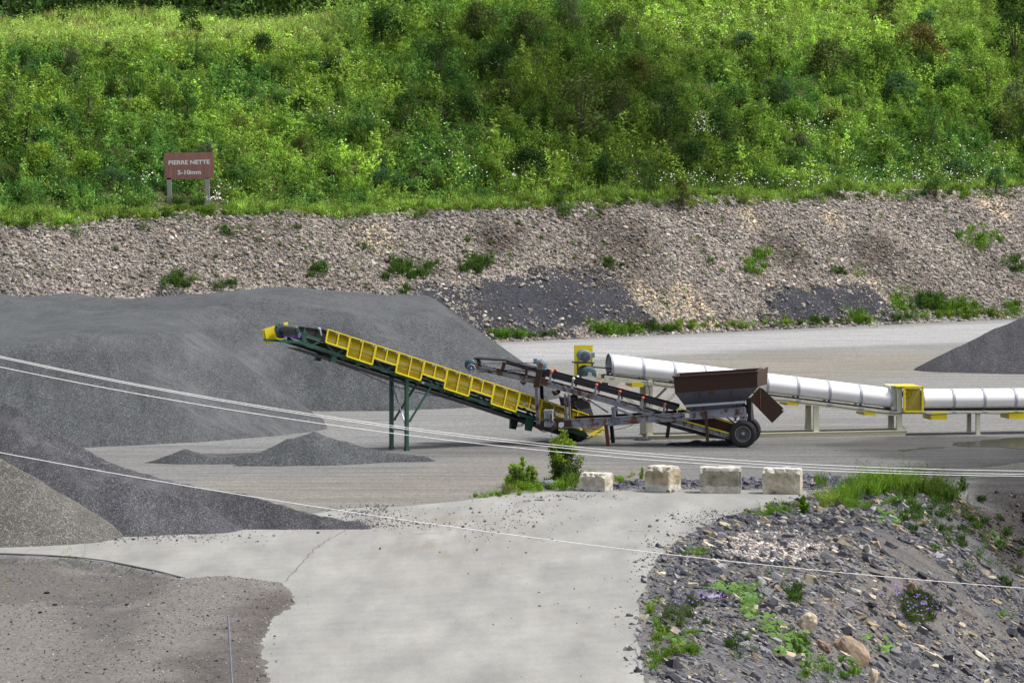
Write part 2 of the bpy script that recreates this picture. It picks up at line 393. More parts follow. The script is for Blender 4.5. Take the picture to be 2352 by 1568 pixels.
m, nt, bs = newmat('yard_ground'); a = attr(nt, 'Col'); p = coord(nt)
st = noise(nt, 1.0, 6, p, .7, (.12, 1.5, 1)); st2 = noise(nt, 1.0, 5, p, .7, (.6, 7, 1)); gr = noise(nt, 26, 2, p)
sk = attr(nt, 'streak'); c = mix(nt, sk.outputs['Fac'], a.outputs['Color'], ramp(nt, st, [(.3, (.66, .67, .69)), (.52, (1, 1, 1)), (.7, (1.28, 1.27, 1.22))]), 'MULTIPLY')
c = mix(nt, sk.outputs['Fac'], c, ramp(nt, st2, [(.3, .82), (.7, 1.15)]), 'MULTIPLY')
vo = nd(nt, 'ShaderNodeTexVoronoi'); vo.inputs['Scale'].default_value = 16; nt.links.new(p, vo.inputs['Vector'])
sp = nd(nt, 'ShaderNodeSeparateColor'); nt.links.new(vo.outputs['Color'], sp.inputs[0])
c = mix(nt, 1.0, c, ramp(nt, sp.outputs[0], [(.05, .72), (.5, 1.0), (.95, 1.32)]), 'MULTIPLY')
c = mix(nt, 1.0, c, ramp(nt, gr, [(.35, .85), (.65, 1.15)]), 'MULTIPLY')
w = attr(nt, 'wet'); nt.links.new(c, bs.inputs['Base Color'])
wf = mth(nt, 'MULTIPLY', w.outputs['Fac'], ramp(nt, st, [(.42, 0.0), (.6, 1.0)]))
nt.links.new(mth(nt, 'SUBTRACT', .95, mth(nt, 'MULTIPLY', wf, .2)), bs.inputs['Roughness']); bs.inputs['Specular IOR Level'].default_value = .25
bump(nt, bs, mth(nt, 'ADD', gr, mth(nt, 'MULTIPLY', st, 2.0)), .45, .03)
me = fast_mesh('ground', V2, F2, C[u], m, True); at_ = me.attributes.new('wet', 'FLOAT', 'POINT'); at_.data.foreach_set('value', wet[u].astype(np.float32)); at_ = me.attributes.new('streak', 'FLOAT', 'POINT'); at_.data.foreach_set('value', (1-ll[u, 0]*.85).astype(np.float32))
tag(link(bpy.data.objects.new('ground', me)), kind='structure')

ys = np.concatenate([np.arange(150, 330, .4), 330*np.exp(.03*np.arange(1, 40))])
X, Y, Fc = fan(ys, 330); x = X.ravel(); y = Y.ravel(); s, l = sl_coords(x, y); Z = Hf(x, y)
wt = np.clip(7.15+.011*l, 6.2, 8)/.67
C = np.ones((len(x), 3))*np.array((.165, .145, .13))
C = paint(C, (sstep(.0, .45, fbm(x, y, 5, 4, 3)))[:, None]*.7, (.085, .072, .06))
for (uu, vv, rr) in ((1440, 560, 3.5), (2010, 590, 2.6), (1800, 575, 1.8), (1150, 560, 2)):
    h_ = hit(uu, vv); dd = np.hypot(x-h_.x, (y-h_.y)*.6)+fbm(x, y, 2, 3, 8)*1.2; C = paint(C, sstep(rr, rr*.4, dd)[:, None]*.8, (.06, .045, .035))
for (uu, vv, rr) in ((1600, 720, 2.4), (2290, 475, 1.6), (2010, 680, 1.8), (1480, 690, 1.6), (860, 540, 1.2), (1720, 500, 1.2), (1910, 500, .9)):
    h_ = hit(uu, vv); dd = np.hypot(x-h_.x, (y-h_.y)*.6)+fbm(x, y, 2, 3, 9)*1.0; C = paint(C, sstep(rr, rr*.3, dd)[:, None]*.85, (.36, .29, .19))
C = paint(C, sstep(-.3, .8, s-wt+fbm(x, y, 2, 2, 4)*.7)[:, None], (.055, .065, .022))
V = np.stack([x, y, Z], 1); fs = s[Fc].mean(1); V2, F2, u = keep(V, Fc, fs > .0)
tag(link(bpy.data.objects.new('hillside', fast_mesh('hillside', V2, F2, C[u], colmat('hill_soil', 1.0, 3, cell=8), True))), kind='structure')

# ---------------------------------------------------------------- paved road slab
def rough_outline(pts, amp=.12, step=.22, seed=3):
    P = [Vector((*G(u, v), 0)) for u, v in pts]; out = []
    for i in range(len(P)):
        a, b = P[i], P[(i+1) % len(P)]; n = max(1, int((b-a).length/step)); n = min(n, 160)
        for k in range(n):
            q = a.lerp(b, k/n); e = (b-a).normalized(); nn = Vector((-e.y, e.x, 0))
            w = float(fbm(np.array([q.x]), np.array([q.y]), .9, 4, seed)[0])*amp
            out.append(q+nn*w)
    return out
RD = [(1500, 1760), (1484, 1568), (1464, 1480), (1470, 1380), (1500, 1292), (1545, 1247), (1620, 1207), (1700, 1176), (1760, 1160), (1850, 1146), (1850, 1128), (1600, 1125), (1420, 1127), (1330, 1127), (1240, 1131), (1150, 1138), (1060, 1150), (930, 1163), (790, 1168), (600, 1200), (0, 1225), (-400, 1245), (-500, 1262), (0, 1272), (170, 1280), (300, 1300), (420, 1328), (520, 1360), (640, 1390), (600, 1430), (580, 1482), (590, 1568), (660, 1760)]
ol = rough_outline(RD); mb = MB(); mb.prism([p_+Vector((0, 0, .014)) for p_ in ol], Vector((0, 0, -.3)))
m, nt, bs = newmat('pale_asphalt'); p = coord(nt)
g1 = noise(nt, 30, 2, p); g2 = noise(nt, .5, 5, p, .6, (1.2, .2, 1)); g3 = noise(nt, 1, 5, p, .6, (.9, .16, 1)); g4 = noise(nt, 1, 4, p, .6, (2.2, .18, 1))
c = ramp(nt, g1, [(.3, (.235, .233, .22)), (.7, (.335, .332, .315))])
c = mix(nt, 1.0, c, ramp(nt, g2, [(.3, .84), (.7, 1.08)]), 'MULTIPLY'); c = mix(nt, 1.0, c, ramp(nt, g3, [(.3, .88), (.7, 1.07)]), 'MULTIPLY')
# brownish tyre staining where lorries turn
sx = nd(nt, 'ShaderNodeSeparateXYZ'); nt.links.new(p, sx.inputs[0])
def bumpf(axis, c0, w): return mth(nt, 'POWER', 2.718, mth(nt, 'MULTIPLY', mth(nt, 'POWER', mth(nt, 'DIVIDE', mth(nt, 'SUBTRACT', sx.outputs[axis], c0), w), 2.0), -1.0))
sm = mth(nt, 'MULTIPLY', mth(nt, 'MULTIPLY', bumpf(0, -2.2, 2.2), bumpf(1, 121, 8)), ramp(nt, g4, [(.45, 0.0), (.65, 1.0)]))
wv = nd(nt, 'ShaderNodeTexWave', wave_type='RINGS', rings_direction='Z'); wv.inputs['Scale'].default_value = .28; wv.inputs['Distortion'].default_value = 5; wv.inputs['Detail'].default_value = 4; wv.inputs['Detail Scale'].default_value = .5
mp_ = nd(nt, 'ShaderNodeMapping'); mp_.inputs['Location'].default_value = (14, -128, 0); nt.links.new(p, mp_.inputs[0]); nt.links.new(mp_.outputs[0], wv.inputs['Vector'])
c = mix(nt, 1.0, c, ramp(nt, wv.outputs['Fac'], [(.1, .98), (.7, 1.01)]), 'MULTIPLY')
c = mix(nt, 1.0, c, ramp(nt, noise(nt, 1, 5, p, .65, (.9, .22, 1)), [(.32, .86), (.6, 1.04)]), 'MULTIPLY')
c = mix(nt, mth(nt, 'MULTIPLY', sm, .75), c, (.20, .175, .14))
nt.links.new(c, bs.inputs['Base Color']); bs.inputs['Roughness'].default_value = .9; bs.inputs['Specular IOR Level'].default_value = .25; bump(nt, bs, g1, .3, .01)
o = mb.build('road', m); tag(o, kind='structure')
# cracks in the paving: thin dark sealed lines
ck = painted('crack_filler', (.12, .12, .115), .9)
def crack(pts, w, seed, dark=ck):
    P = [Vector((*G(u, v), .019)) for u, v in pts]; Q = []; 
    for a, b_ in zip(P[:-1], P[1:]):
        n = max(2, int((b_-a).length/.15))
        for k in range(n):
            q = a.lerp(b_, k/n); e = (b_-a).normalized(); q = q+Vector((-e.y, e.x, 0))*(float(fbm(np.array([q.x]), np.array([q.y]), .5, 3, seed)[0])*.09); Q.append(q)
    v = []; 
    for i, q in enumerate(Q):
        e = (Q[min(i+1, len(Q)-1)]-Q[max(i-1, 0)]).normalized(); n_ = Vector((-e.y, e.x, 0)); ww = w*(.4+.6*random.random())
        v += [q-n_*ww, q+n_*ww]
    return v, [(2*i, 2*i+1, 2*i+3, 2*i+2) for i in range(len(Q)-1)]
mb = MB()
for pts, w_ in (([(655, 1337), (690, 1300), (722, 1262), (745, 1245), (800, 1215)], .02), ([(1464, 1488), (1462, 1520), (1480, 1550), (1500, 1568)], .02),
                ([(690, 1294), (900, 1296), (1100, 1300), (1300, 1303), (1490, 1300)], .006), ([(640, 1382), (900, 1386), (1200, 1390), (1460, 1392)], .006), ([(1100, 1220), (1200, 1222), (1300, 1224), (1500, 1230)], .006),
                ([(1440, 1220), (1470, 1221), (1490, 1220)], .03), ([(950, 1228), (1010, 1223)], .04)):
    mb.add(*crack(pts, w_, 7))
tag(mb.build('road_crack', ck), kind='structure')
mb = MB(); P = [Vector((*G(u, v), -.24)) for u, v in [(-400, 1263.5), (0, 1273.5), (90, 1276.5), (170, 1281.5), (240, 1290), (300, 1301.5), (360, 1314), (424, 1330.5)]]
for a_, b_ in zip(P[:-1], P[1:]): mb.box8([a_, a_+Vector((0, .3, 0)), a_+Vector((0, .3, .262)), a_+Vector((0, .05, .262)), b_, b_+Vector((0, .3, 0)), b_+Vector((0, .3, .262)), b_+Vector((0, .05, .262))])
tag(mb.build('road_edge', painted('black_bitumen_edge', (.03, .03, .035), .9, 0, dirt=.4)), kind='structure')
# puddles
pm, nt, bs = newmat('standing_water'); bs.inputs['Base Color'].default_value = (.035, .032, .028, 1); bs.inputs['Roughness'].default_value = .22
bs.inputs['IOR'].default_value = 1.33; bs.inputs['Specular IOR Level'].default_value = .12; bump(nt, bs, noise(nt, 1.5, 2, sc3=(.6, 2, 1)), .08, .02)
for lab, pts in (('long thin puddle on the wet yard in front of the white conveyor', [(2065, 1034), (2110, 1028), (2170, 1025), (2168, 1029), (2110, 1033), (2070, 1037)]),
            ('wide dark puddle under the level white conveyor at the right edge', [(2180, 1022), (2240, 1012), (2352, 1004), (2700, 1002), (2700, 1022), (2352, 1032), (2290, 1026), (2220, 1026)]),
            ('broad shallow puddle at the yard edge beyond the green weeds', [(2200, 1090), (2230, 1078), (2290, 1070), (2352, 1062), (2500, 1060), (2500, 1084), (2352, 1088), (2270, 1098), (2220, 1102)])):
    mb = MB(); mb.prism([q+Vector((0, 0, .012)) for q in rough_outline(pts, .5, .25, 9)], Vector((0, 0, -.15)))
    o = mb.build('puddle', pm); tag(o, kind='structure'); o['label'] = lab

# ---------------------------------------------------------------- stockpiles
def pile(name, mat, label, zf, bx, res=.25, base=None, cat='gravel pile', group=None, dust_lit=(), top=None):
    x0, x1, y0, y1 = bx; xs = np.arange(x0, x1, res); yy = np.arange(y0, y1, res)
    X, Y = np.meshgrid(xs, yy); X = X+0.0; x = X.ravel(); y = Y.ravel(); z = zf(x, y); hb = (base(x, y) if base else 0*x)
    n = len(xs); i = np.arange(len(yy)-1)[:, None]*n+np.arange(n-1)[None, :]
    Fc = np.stack([i, i+1, i+1+n, i+n], -1).reshape(-1, 4)
    Z = hb+np.where(z > 0, z, -.08+np.clip(z, -.3, 0)*.5)
    V = np.stack([x, y, Z], 1); m = (z[Fc] > -.04).any(1); V2, F2, u = keep(V, Fc, m)
    me = fast_mesh(name, V2, F2, None, mat, True); dv = np.zeros(len(V2))
    for w_, ln in dust_lit:
        for (ax, ay), (bx_, by_) in zip(ln[:-1], ln[1:]):
            ex, ey = bx_-ax, by_-ay; t = np.clip(((V2[:, 0]-ax)*ex+(V2[:, 1]-ay)*ey)/(ex*ex+ey*ey), 0, 1)
            dv = np.maximum(dv, np.exp(-((V2[:, 0]-ax-t*ex)**2+(V2[:, 1]-ay-t*ey)**2)/w_**2))
    if top: dv = np.maximum(dv, .55*sstep(top[0], top[1], V2[:, 2]))  # flat top lightened in colour so it reads as sunlit against the faces
    at2 = me.attributes.new('dust_lit', 'FLOAT', 'POINT'); at2.data.foreach_set('value', dv.astype(np.float32))
    o = link(bpy.data.objects.new(name, me))
    c = V2.mean(0); c[2] = 0; V2 = V2-c; me.vertices.foreach_set('co', V2.astype(np.float32).ravel()); me.update(); o.location = c.tolist()
    return tag(o, label, cat, group)
# big stockpile
FT = pxpoly([(-800, 1062), (0, 1035), (220, 1027), (450, 1016), (650, 999), (762, 985), (735, 962), (705, 944), (760, 945), (900, 943), (1060, 937), (1200, 927), (1292, 914), (1240, 862), (1180, 822), (1108, 789)])+[(-4.5, 236), (-12, 222), (-26, 206), (-60, 180)]
def z_big(x, y):
    d = sdpoly(x, y, FT)+fbm(x, y, 2.5, 3, 15)*.22
    cap = 3.75-.12*sstep(165, 195, y)+1.25*np.exp(-(((x+9)/6)**2+((y-188)/7)**2))+fbm(x, y, 5.5, 3, 16)*.55-1.5*sstep(198, 225, y)+.25*np.exp(-(((x+12)/5)**2+((y-178)/5)**2))
    cap = cap+sstep(-17, -24, x)*.1
    return smin(d*.72, cap, .22)
pile('gravel_pile', M['stock'], 'huge grey crushed stone stockpile with a rolling flat top behind the green conveyor', z_big, (-48, 4, 148, 240), dust_lit=((1.0, [G(385, 790, 3.6), G(480, 840, 2.8), G(620, 905, 1.6), G(765, 980, .2)]), (.5, [G(440, 800, 3.4), G(560, 880, 2.2), G(700, 945, .8)]), (.8, [G(440, 775, 3.7), G(520, 745, 3.8), G(640, 722, 3.9), G(800, 715, 3.9), G(930, 750, 3.4)])), top=(3.1, 3.75))
def cones(peaks, slope=.66, k=.15, nz=.05, ns=1.2, seed=0):
    """peaks: polyline list of ridges [(x,y,z),...]"""
    def f(x, y):
        z = np.full(x.shape, -9.0)
        for rd in peaks:
            for (ax, ay, az), (bx, by, bz) in zip(rd[:-1], rd[1:]):
                ex, ey = bx-ax, by-ay; t = np.clip(((x-ax)*ex+(y-ay)*ey)/(ex*ex+ey*ey+1e-9), 0, 1)
                q = az+(bz-az)*t-slope*np.hypot(x-ax-t*ex, y-ay-t*ey); z = smax(z, q, k)
        return z+fbm(x, y, ns, 3, seed)*nz
    return f
def pk(u, v, Y): p_ = atY(u, v, Y); return (p_.x, p_.y, max(p_.z, .02))
pile('gravel_pile', M['stockf'], 'dark coarse gravel pile at the left edge, its low tail running along the road',
     cones([[pk(-120, 960, 127), pk(18, 928, 126), pk(50, 940, 125.5)], [pk(50, 940, 125.5), pk(250, 1062, 124.5), pk(430, 1112, 124), pk(560, 1138, 124), pk(650, 1158, 123.6), pk(740, 1183, 123.2), pk(830, 1196, 123)],
            [pk(100, 1010, 124), pk(300, 1110, 122.6), pk(450, 1150, 122.5)]], .66, .12, .07, 1.0, 5), (-24, 0, 112, 134), .12, dust_lit=((.45, [G(330, 1095, 1.5), G(480, 1130, .9), G(600, 1155, .6), G(700, 1172, .3), G(850, 1188, .1)]), (.2, [G(0, 1000, 2.6), G(200, 1080, 1.8), G(330, 1120, 1.1)])))
pile('gravel_pile', M['tangravel'], 'tan speckled gravel pile at the left edge in front of the dark gravel pile',
     cones([[pk(-160, 1010, 121.4), pk(-20, 1038, 121.2), pk(40, 1075, 120.8)]], .62, .15, .07, 1.0, 6), (-24, -8, 112, 127), .12)
pile('gravel_pile', M['stock'], 'small low grey gravel heap with two humps beside the green conveyor legs',
     cones([[pk(330, 1068, 147.3), pk(425, 1031, 147.6), pk(500, 1050, 147.2), pk(590, 1044, 147.2), pk(660, 1008, 147.8), pk(722, 992, 148), pk(790, 1012, 148), pk(880, 1036, 148.2), pk(975, 1045, 148.2)],
            [pk(722, 994, 148), pk(640, 1042, 146.6), pk(540, 1066, 146)]], .56, .12, .04, .9, 8), (-16, 0, 140, 153), .12)
pile('gravel_pile', M['stockf'], 'dark gravel pile cut off by the right edge behind the white conveyor',
     cones([[pk(2600, 660, 208), pk(2370, 722, 206), pk(2290, 752, 205.5), pk(2200, 796, 204.5), pk(2140, 838, 204)], [pk(2290, 752, 205.5), pk(2240, 830, 203)]], .52, .2, .06, 1.5, 9), (14, 40, 192, 222), .2)
pile('gravel_pile', M['sand'], 'small grey sand spill under the tail of the green conveyor',
     cones([[pk(1352, 1004, 157.6), pk(1370, 996, 157.6), pk(1382, 1002, 157.4)]], .5, .1, .05, .5, 10), (0, 6.5, 154.5, 161), .1, cat='sand heap')
pile('gravel_pile', M['slategravel'], 'clumpy black spill of wet gravel under the yellow striped feeder by the tyre',
     cones([[pk(1560, 1012, 156), pk(1640, 1010, 156), pk(1670, 1013, 156)]], .3, .1, .10, .35, 10), (4, 10.5, 153.5, 158.5), .08, cat='gravel spill')
pile('gravel_pile', M['slategravel'], 'dark clumps of spilled gravel round the foot of the left cream post',
     cones([[pk(1470, 1006, 158.2), pk(1500, 1008, 158.2), pk(1545, 1011, 157.8)]], .4, .1, .12, .3, 14), (3, 8.5, 156, 160.2), .08, cat='gravel spill')
# dark gravel draped against the stony bank
DF = []
def draped(pts, label, h, seed):
    P = [hit(u, v) for u, v in pts]; poly = [(q.x, q.y) for q in P]
    xs = [q[0] for q in poly]; yy = [q[1] for q in poly]
    def f(x, y):
        d = sdpoly(x, y, poly)+fbm(x, y, 1.8, 4, seed)*1.5; return smin(d*.35, h+fbm(x, y, 2, 3, seed+1)*.25, .25)
    DF.append(f)
    pile('gravel_pile', M['slategravel'], label, f, (min(xs)-1, max(xs)+1, min(yy)-1, max(yy)+1), .2, Hf, group=None)
    return poly
DR = [draped([(860, 690), (900, 655), (1000, 640), (1100, 632), (1200, 636), (1290, 626), (1350, 622), (1410, 632), (1445, 660), (1470, 700), (1505, 745), (1440, 752), (1330, 762), (1200, 778), (1140, 784), (1000, 790), (930, 740)], 'blue black gravel heap spread over the stony bank right of the big stockpile', .4, 31),
      draped([(1745, 735), (1752, 700), (1762, 665), (1800, 645), (1860, 643), (1960, 650), (2010, 668), (2040, 700), (2060, 735), (1950, 745), (1850, 750)], 'smooth dark gravel heap lying against the stony bank at right', .5, 41),
      draped([(290, 690), (340, 672), (400, 668), (430, 664), (400, 690)], 'small dark gravel patch on the stony bank above the stockpile', .2, 51)]

# ---------------------------------------------------------------- scattering
def hull_rock(n, sc3, seed, jit=.25):
    r = np.random.default_rng(seed); p = r.normal(size=(n, 3)); p /= np.linalg.norm(p, axis=1)[:, None]
    p = np.sign(p)*np.abs(p)**.8; p *= (1-jit+jit*2*r.random((n, 1)))*np.array(sc3)
    bm = bmesh.new(); [bm.verts.new(q) for q in p]; bmesh.ops.convex_hull(bm, input=bm.verts)
    bmesh.ops.delete(bm, geom=[v for v in bm.verts if not v.link_faces], context='VERTS'); bmesh.ops.triangulate(bm, faces=bm.faces)
    bm.verts.index_update(); v = np.array([q.co[:] for q in bm.verts]); f = np.array([[q.index for q in t.verts] for t in bm.faces]); bm.free()
    return dict(v=v, f=f, c=np.ones((len(v), 3)))
def rotm(yaw, tx, ty):
    cz, sz = np.cos(yaw), np.sin(yaw); cx, sx_ = np.cos(tx), np.sin(tx); cy, sy = np.cos(ty), np.sin(ty); o = np.zeros_like(yaw); i = o+1
    Rz = np.stack([cz, -sz, o, sz, cz, o, o, o, i], -1).reshape(-1, 3, 3); Rx = np.stack([i, o, o, o, cx, -sx_, o, sx_, cx], -1).reshape(-1, 3, 3)
    Ry = np.stack([cy, o, sy, o, i, o, -sy, o, cy], -1).reshape(-1, 3, 3); return Rx @ Ry @ Rz
def scatter(protos, pos, Rm, scl, tint, idx):
    Vs, Fs, Cs = [], [], []; b = 0
    for k, p_ in enumerate(protos):
        m = idx == k
        if not m.any(): continue
        v = np.einsum('nij,nkj->nki', Rm[m], p_['v'][None]*(scl[m][:, None, :] if scl.ndim == 2 else scl[m][:, None, None]))+pos[m][:, None, :]
        n, kv = v.shape[:2]; Vs.append(v.reshape(-1, 3)); Cs.append((p_['c'][None]*tint[m][:, None, :]).reshape(-1, 3))
        Fs.append((p_['f'][None]+(np.arange(n)*kv)[:, None, None]+b).reshape(-1, p_['f'].shape[1])); b += n*kv
    return np.concatenate(Vs), np.concatenate(Fs), np.concatenate(Cs)
def stuff(name, label, data, mat, smooth=False, cat=None):
    o = link(bpy.data.objects.new(name, fast_mesh(name, data[0], data[1], data[2], mat, smooth)))
    return tag(o, label, cat, None, 'stuff')
def pick(cols, w, n, jit=.15):
    c = np.array(cols)[rng.choice(len(cols), n, p=np.array(w)/sum(w))]; return c*(1+rng.normal(size=(n, 1))*jit).clip(.5, 1.6)
ROUND = [hull_rock(18, (1, .85, .65), k, .12) for k in range(7)]
def slab_rock(sc3, seed, jit):
    r = np.random.default_rng(seed); a = np.sort(r.uniform(0, 6.28, 6)); rr = 1-.25*r.random(6); p = np.stack([np.cos(a)*rr, np.sin(a)*rr], 1)
    v = np.concatenate([np.c_[p*(1-.15*r.random((6, 1))), np.ones(6)*(1-jit*r.random(6))], np.c_[p, -np.ones(6)*(1-jit*r.random(6))]])*np.array(sc3)
    bm = bmesh.new(); [bm.verts.new(q) for q in v]; bmesh.ops.convex_hull(bm, input=bm.verts); bmesh.ops.triangulate(bm, faces=bm.faces)
    bmesh.ops.delete(bm, geom=[v for v in bm.verts if not v.link_faces], context='VERTS'); bm.verts.index_update()
    v = np.array([q.co[:] for q in bm.verts]); f = np.array([[q.index for q in t.verts] for t in bm.faces]); bm.free(); return dict(v=v, f=f, c=np.ones((len(v), 3)))
SLATE = [slab_rock((1, .6, .2), 30+k, .5) for k in range(9)]+[slab_rock((1, .8, .45), 50+k, .6) for k in range(4)]
# stones covering the bank
N = 135000; l = rng.uniform(-52, 62, N); wt = np.clip(7.15+.011*l, 6.2, 8)/.67
s = rng.uniform(-.6, 1, N)*0+rng.uniform(-.3, 1, N)*(wt+1.4); x = TX+l*EX+s*NX; y = TY+l*EY+s*NY
ok = (np.abs(x) < .142*y) & (s > -.5)
for q in DR: ok &= (sdpoly(x, y, q) < .1+1.6*rng.random(N)**2) | (rng.random(N) < .05+.5*sstep(.1, .4, fbm(x, y, 2.5, 2, 71)))
ok &= (fbm(x, y, 3.2, 3, 90)+rng.random(N)*1.1 > -.15)
x, y, s = x[ok], y[ok], s[ok]; n = len(x); sz = .035+.052*rng.pareto(3.0, n).clip(0, 2.6)+.02*rng.random(n)
z = Hf(x, y)+sz*.25
for q in DF: z = z+np.maximum(q(x, y), 0)
patch = fbm(x, y, 4.5, 3, 66)
t = pick([(.34, .32, .295), (.46, .43, .40), (.23, .205, .185), (.29, .29, .31), (.36, .30, .26), (.58, .56, .52)], [5, 3, 5, 2.5, 1.5, 1], n)*(.80+.32*patch[:, None])*np.array((.98, .95, .89))
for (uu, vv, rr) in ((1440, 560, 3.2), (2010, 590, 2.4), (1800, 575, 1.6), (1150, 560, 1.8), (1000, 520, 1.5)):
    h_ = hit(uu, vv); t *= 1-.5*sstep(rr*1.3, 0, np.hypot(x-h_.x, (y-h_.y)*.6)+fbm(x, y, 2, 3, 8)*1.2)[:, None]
stuff('rubble', 'loose pinkish grey field stones covering the bank below the green hillside', scatter(ROUND, np.stack([x, y, z], 1), rotm(rng.uniform(0, 6.3, n), rng.normal(size=n)*.4, rng.normal(size=n)*.4), sz, t, rng.integers(0, 7, n)), M['stone'])
# slate and stones on the front right bank
N = 120000; y = rng.uniform(84, 142, N); x = rng.uniform(2, 24, N); d = sdpoly(x, y, bk)
bare = fbm((x*.8-y*.6)*.35+50, x*.6+y*.8, 1.6, 3, 33)
ok = (np.abs(x) < .142*y) & (d+fbm(x, y, .9, 2, 13)*.45 > rng.exponential(.12, N)*-1) & (d > -.8) & (bare-rng.random(N)*.9 < -.10)
for a_, b_, wd in ((hit(2000, 1215), hit(2352, 1500), .8), (hit(2040, 1330), hit(2310, 1568), .6), (hit(1500, 1480), hit(1700, 1568), .4)):
    ex, ey = b_.x-a_.x, b_.y-a_.y; tt = np.clip(((x-a_.x)*ex+(y-a_.y)*ey)/(ex*ex+ey*ey), 0, 1); ok &= ~((np.hypot(x-a_.x-tt*ex, y-a_.y-tt*ey)+.4*fbm(x, y, 1.2, 3, 4) < wd) & (rng.random(N) > .15))
g = hit(2080, 1270); ok &= ~((np.hypot(x-g.x, (y-g.y)*.5) < 1.2+.5*fbm(x, y, 1, 2, 1)) & (rng.random(N) > .08))
gd = (x-13.8)*.926+(y-133)*.377+.3*fbm(x, y, 2, 2, 6); ok &= ~((gd > -1.3) & (gd < .1) & (y < 133) & (rng.random(N) > .12)); ok0 = ok
x, y, d = x[ok], y[ok], d[ok]; n = len(x); z0 = Hf(x, y)
sz = .02+.027*rng.pareto(2.2, n).clip(0, 5.5); sz *= np.where(d < .5, .6, 1)
t = pick([(.11, .113, .14), (.18, .185, .215), (.30, .305, .34), (.50, .45, .36), (.36, .31, .23), (.06, .06, .075)], [5, 5, 3.5, 2.2, 1.5, 2], n)
t *= np.array((.84, .82, .78)); pg = hit(1775, 1255); pale = (np.hypot((x-pg.x)/1.5, (y-pg.y)/4.5) < 1) & (rng.random(n) < .75)
t[pale] = pick([(.58, .52, .46), (.66, .60, .54), (.48, .40, .35)], [3, 2, 1], pale.sum()); sz = np.where(pale, np.minimum(sz, .07), sz)
dk = gd[ok0] > .2+rng.normal(size=n)*.25; t[dk] = t[dk]*np.array((.5, .44, .40))  # the same far right shade painted into the slate tints
stuff('slate_rubble', 'broken slate pieces strewn down the front right bank beside the road', scatter(SLATE, np.stack([x, y, z0+sz*.12], 1), rotm(rng.uniform(-.9, .9, n)+np.where(rng.random(n) < .5, 0, 3.14), rng.normal(-.05, .3, n), rng.normal(.42, .26, n)), sz*1.5, t, rng.integers(0, 13, n)), M['stone'])
# slate berm behind blocks + crumbs
N = 7000; x = rng.uniform(3, 13, N); y = rng.uniform(132, 140, N); d = sdpoly(x, y, BACK); ok = d > -.2
x, y = x[ok], y[ok]; n = len(x); sz = .02+.025*rng.pareto(2.6, n).clip(0, 5)
t = pick([(.09, .09, .12), (.17, .17, .2), (.26, .26, .3), (.4, .36, .3)], [5, 4, 2, .6], n)
stuff('slate_rubble', 'low row of dark slate chips behind the four concrete blocks', scatter(SLATE, np.stack([x, y, Hf(x, y)+sz*.3], 1), rotm(rng.uniform(0, 6.3, n), rng.normal(size=n)*.5, rng.normal(size=n)*.5), sz*1.4, t, rng.integers(0, 13, n)), M['stone'])
# coarse gravel lying on the shoulder at bottom left and crumbs on the paving
N = 16000; x = rng.uniform(-16, -3, N); y = rng.uniform(84, 124, N); d = sdpoly(x, y, LL)
ok = (np.abs(x) < .145*y) & (d > -.15-rng.exponential(.1, N)) & (fbm(x, y, 1.8, 3, 81)+rng.random(N)*.9 > .05)
x, y = x[ok], y[ok]; n = len(x); sz = .009+.008*rng.pareto(3, n).clip(0, 3)
t = pick([(.16, .14, .13), (.30, .27, .24), (.5, .47, .42), (.08, .075, .07)], [4, 3, 1.3, 3], n)
stuff('loose_gravel', 'coarse brown gravel lying on the shoulder at bottom left', scatter(SLATE, np.stack([x, y, Hf(x, y)+sz*.4], 1), rotm(rng.uniform(0, 6.3, n), rng.normal(size=n)*.5, rng.normal(size=n)*.5), sz*1.6, t, rng.integers(9, 13, n)), M['stone'])
x_, y_ = [], []
for (u, v, su, sv, k) in ((1130, 1205, 90, 25, 170), (1180, 1175, 60, 15, 100), (700, 1205, 160, 6, 900), (250, 1232, 160, 8, 700), (1300, 1140, 60, 4, 100), (1640, 1190, 60, 10, 300), (1500, 1290, 25, 40, 200), (1390, 1300, 200, 150, 50), (850, 1180, 50, 12, 400)):
    for _ in range(k):
        q = G(u+random.gauss(0, su), v+random.gauss(0, sv)); x_.append(q[0]); y_.append(q[1])
x = np.array(x_); y = np.array(y_); n = len(x); sz = .012+.012*rng.pareto(3, n).clip(0, 3)
stuff('loose_gravel', 'scattered dark stone crumbs lying on the pale paved road', scatter(SLATE, np.stack([x, y, .02+sz*.3], 1), rotm(rng.uniform(0, 6.3, n), rng.normal(size=n)*.4, rng.normal(size=n)*.4), sz*1.6, pick([(.12, .12, .13), (.2, .19, .18)], [1, 1], n), rng.integers(9, 13, n)), M['stone'])

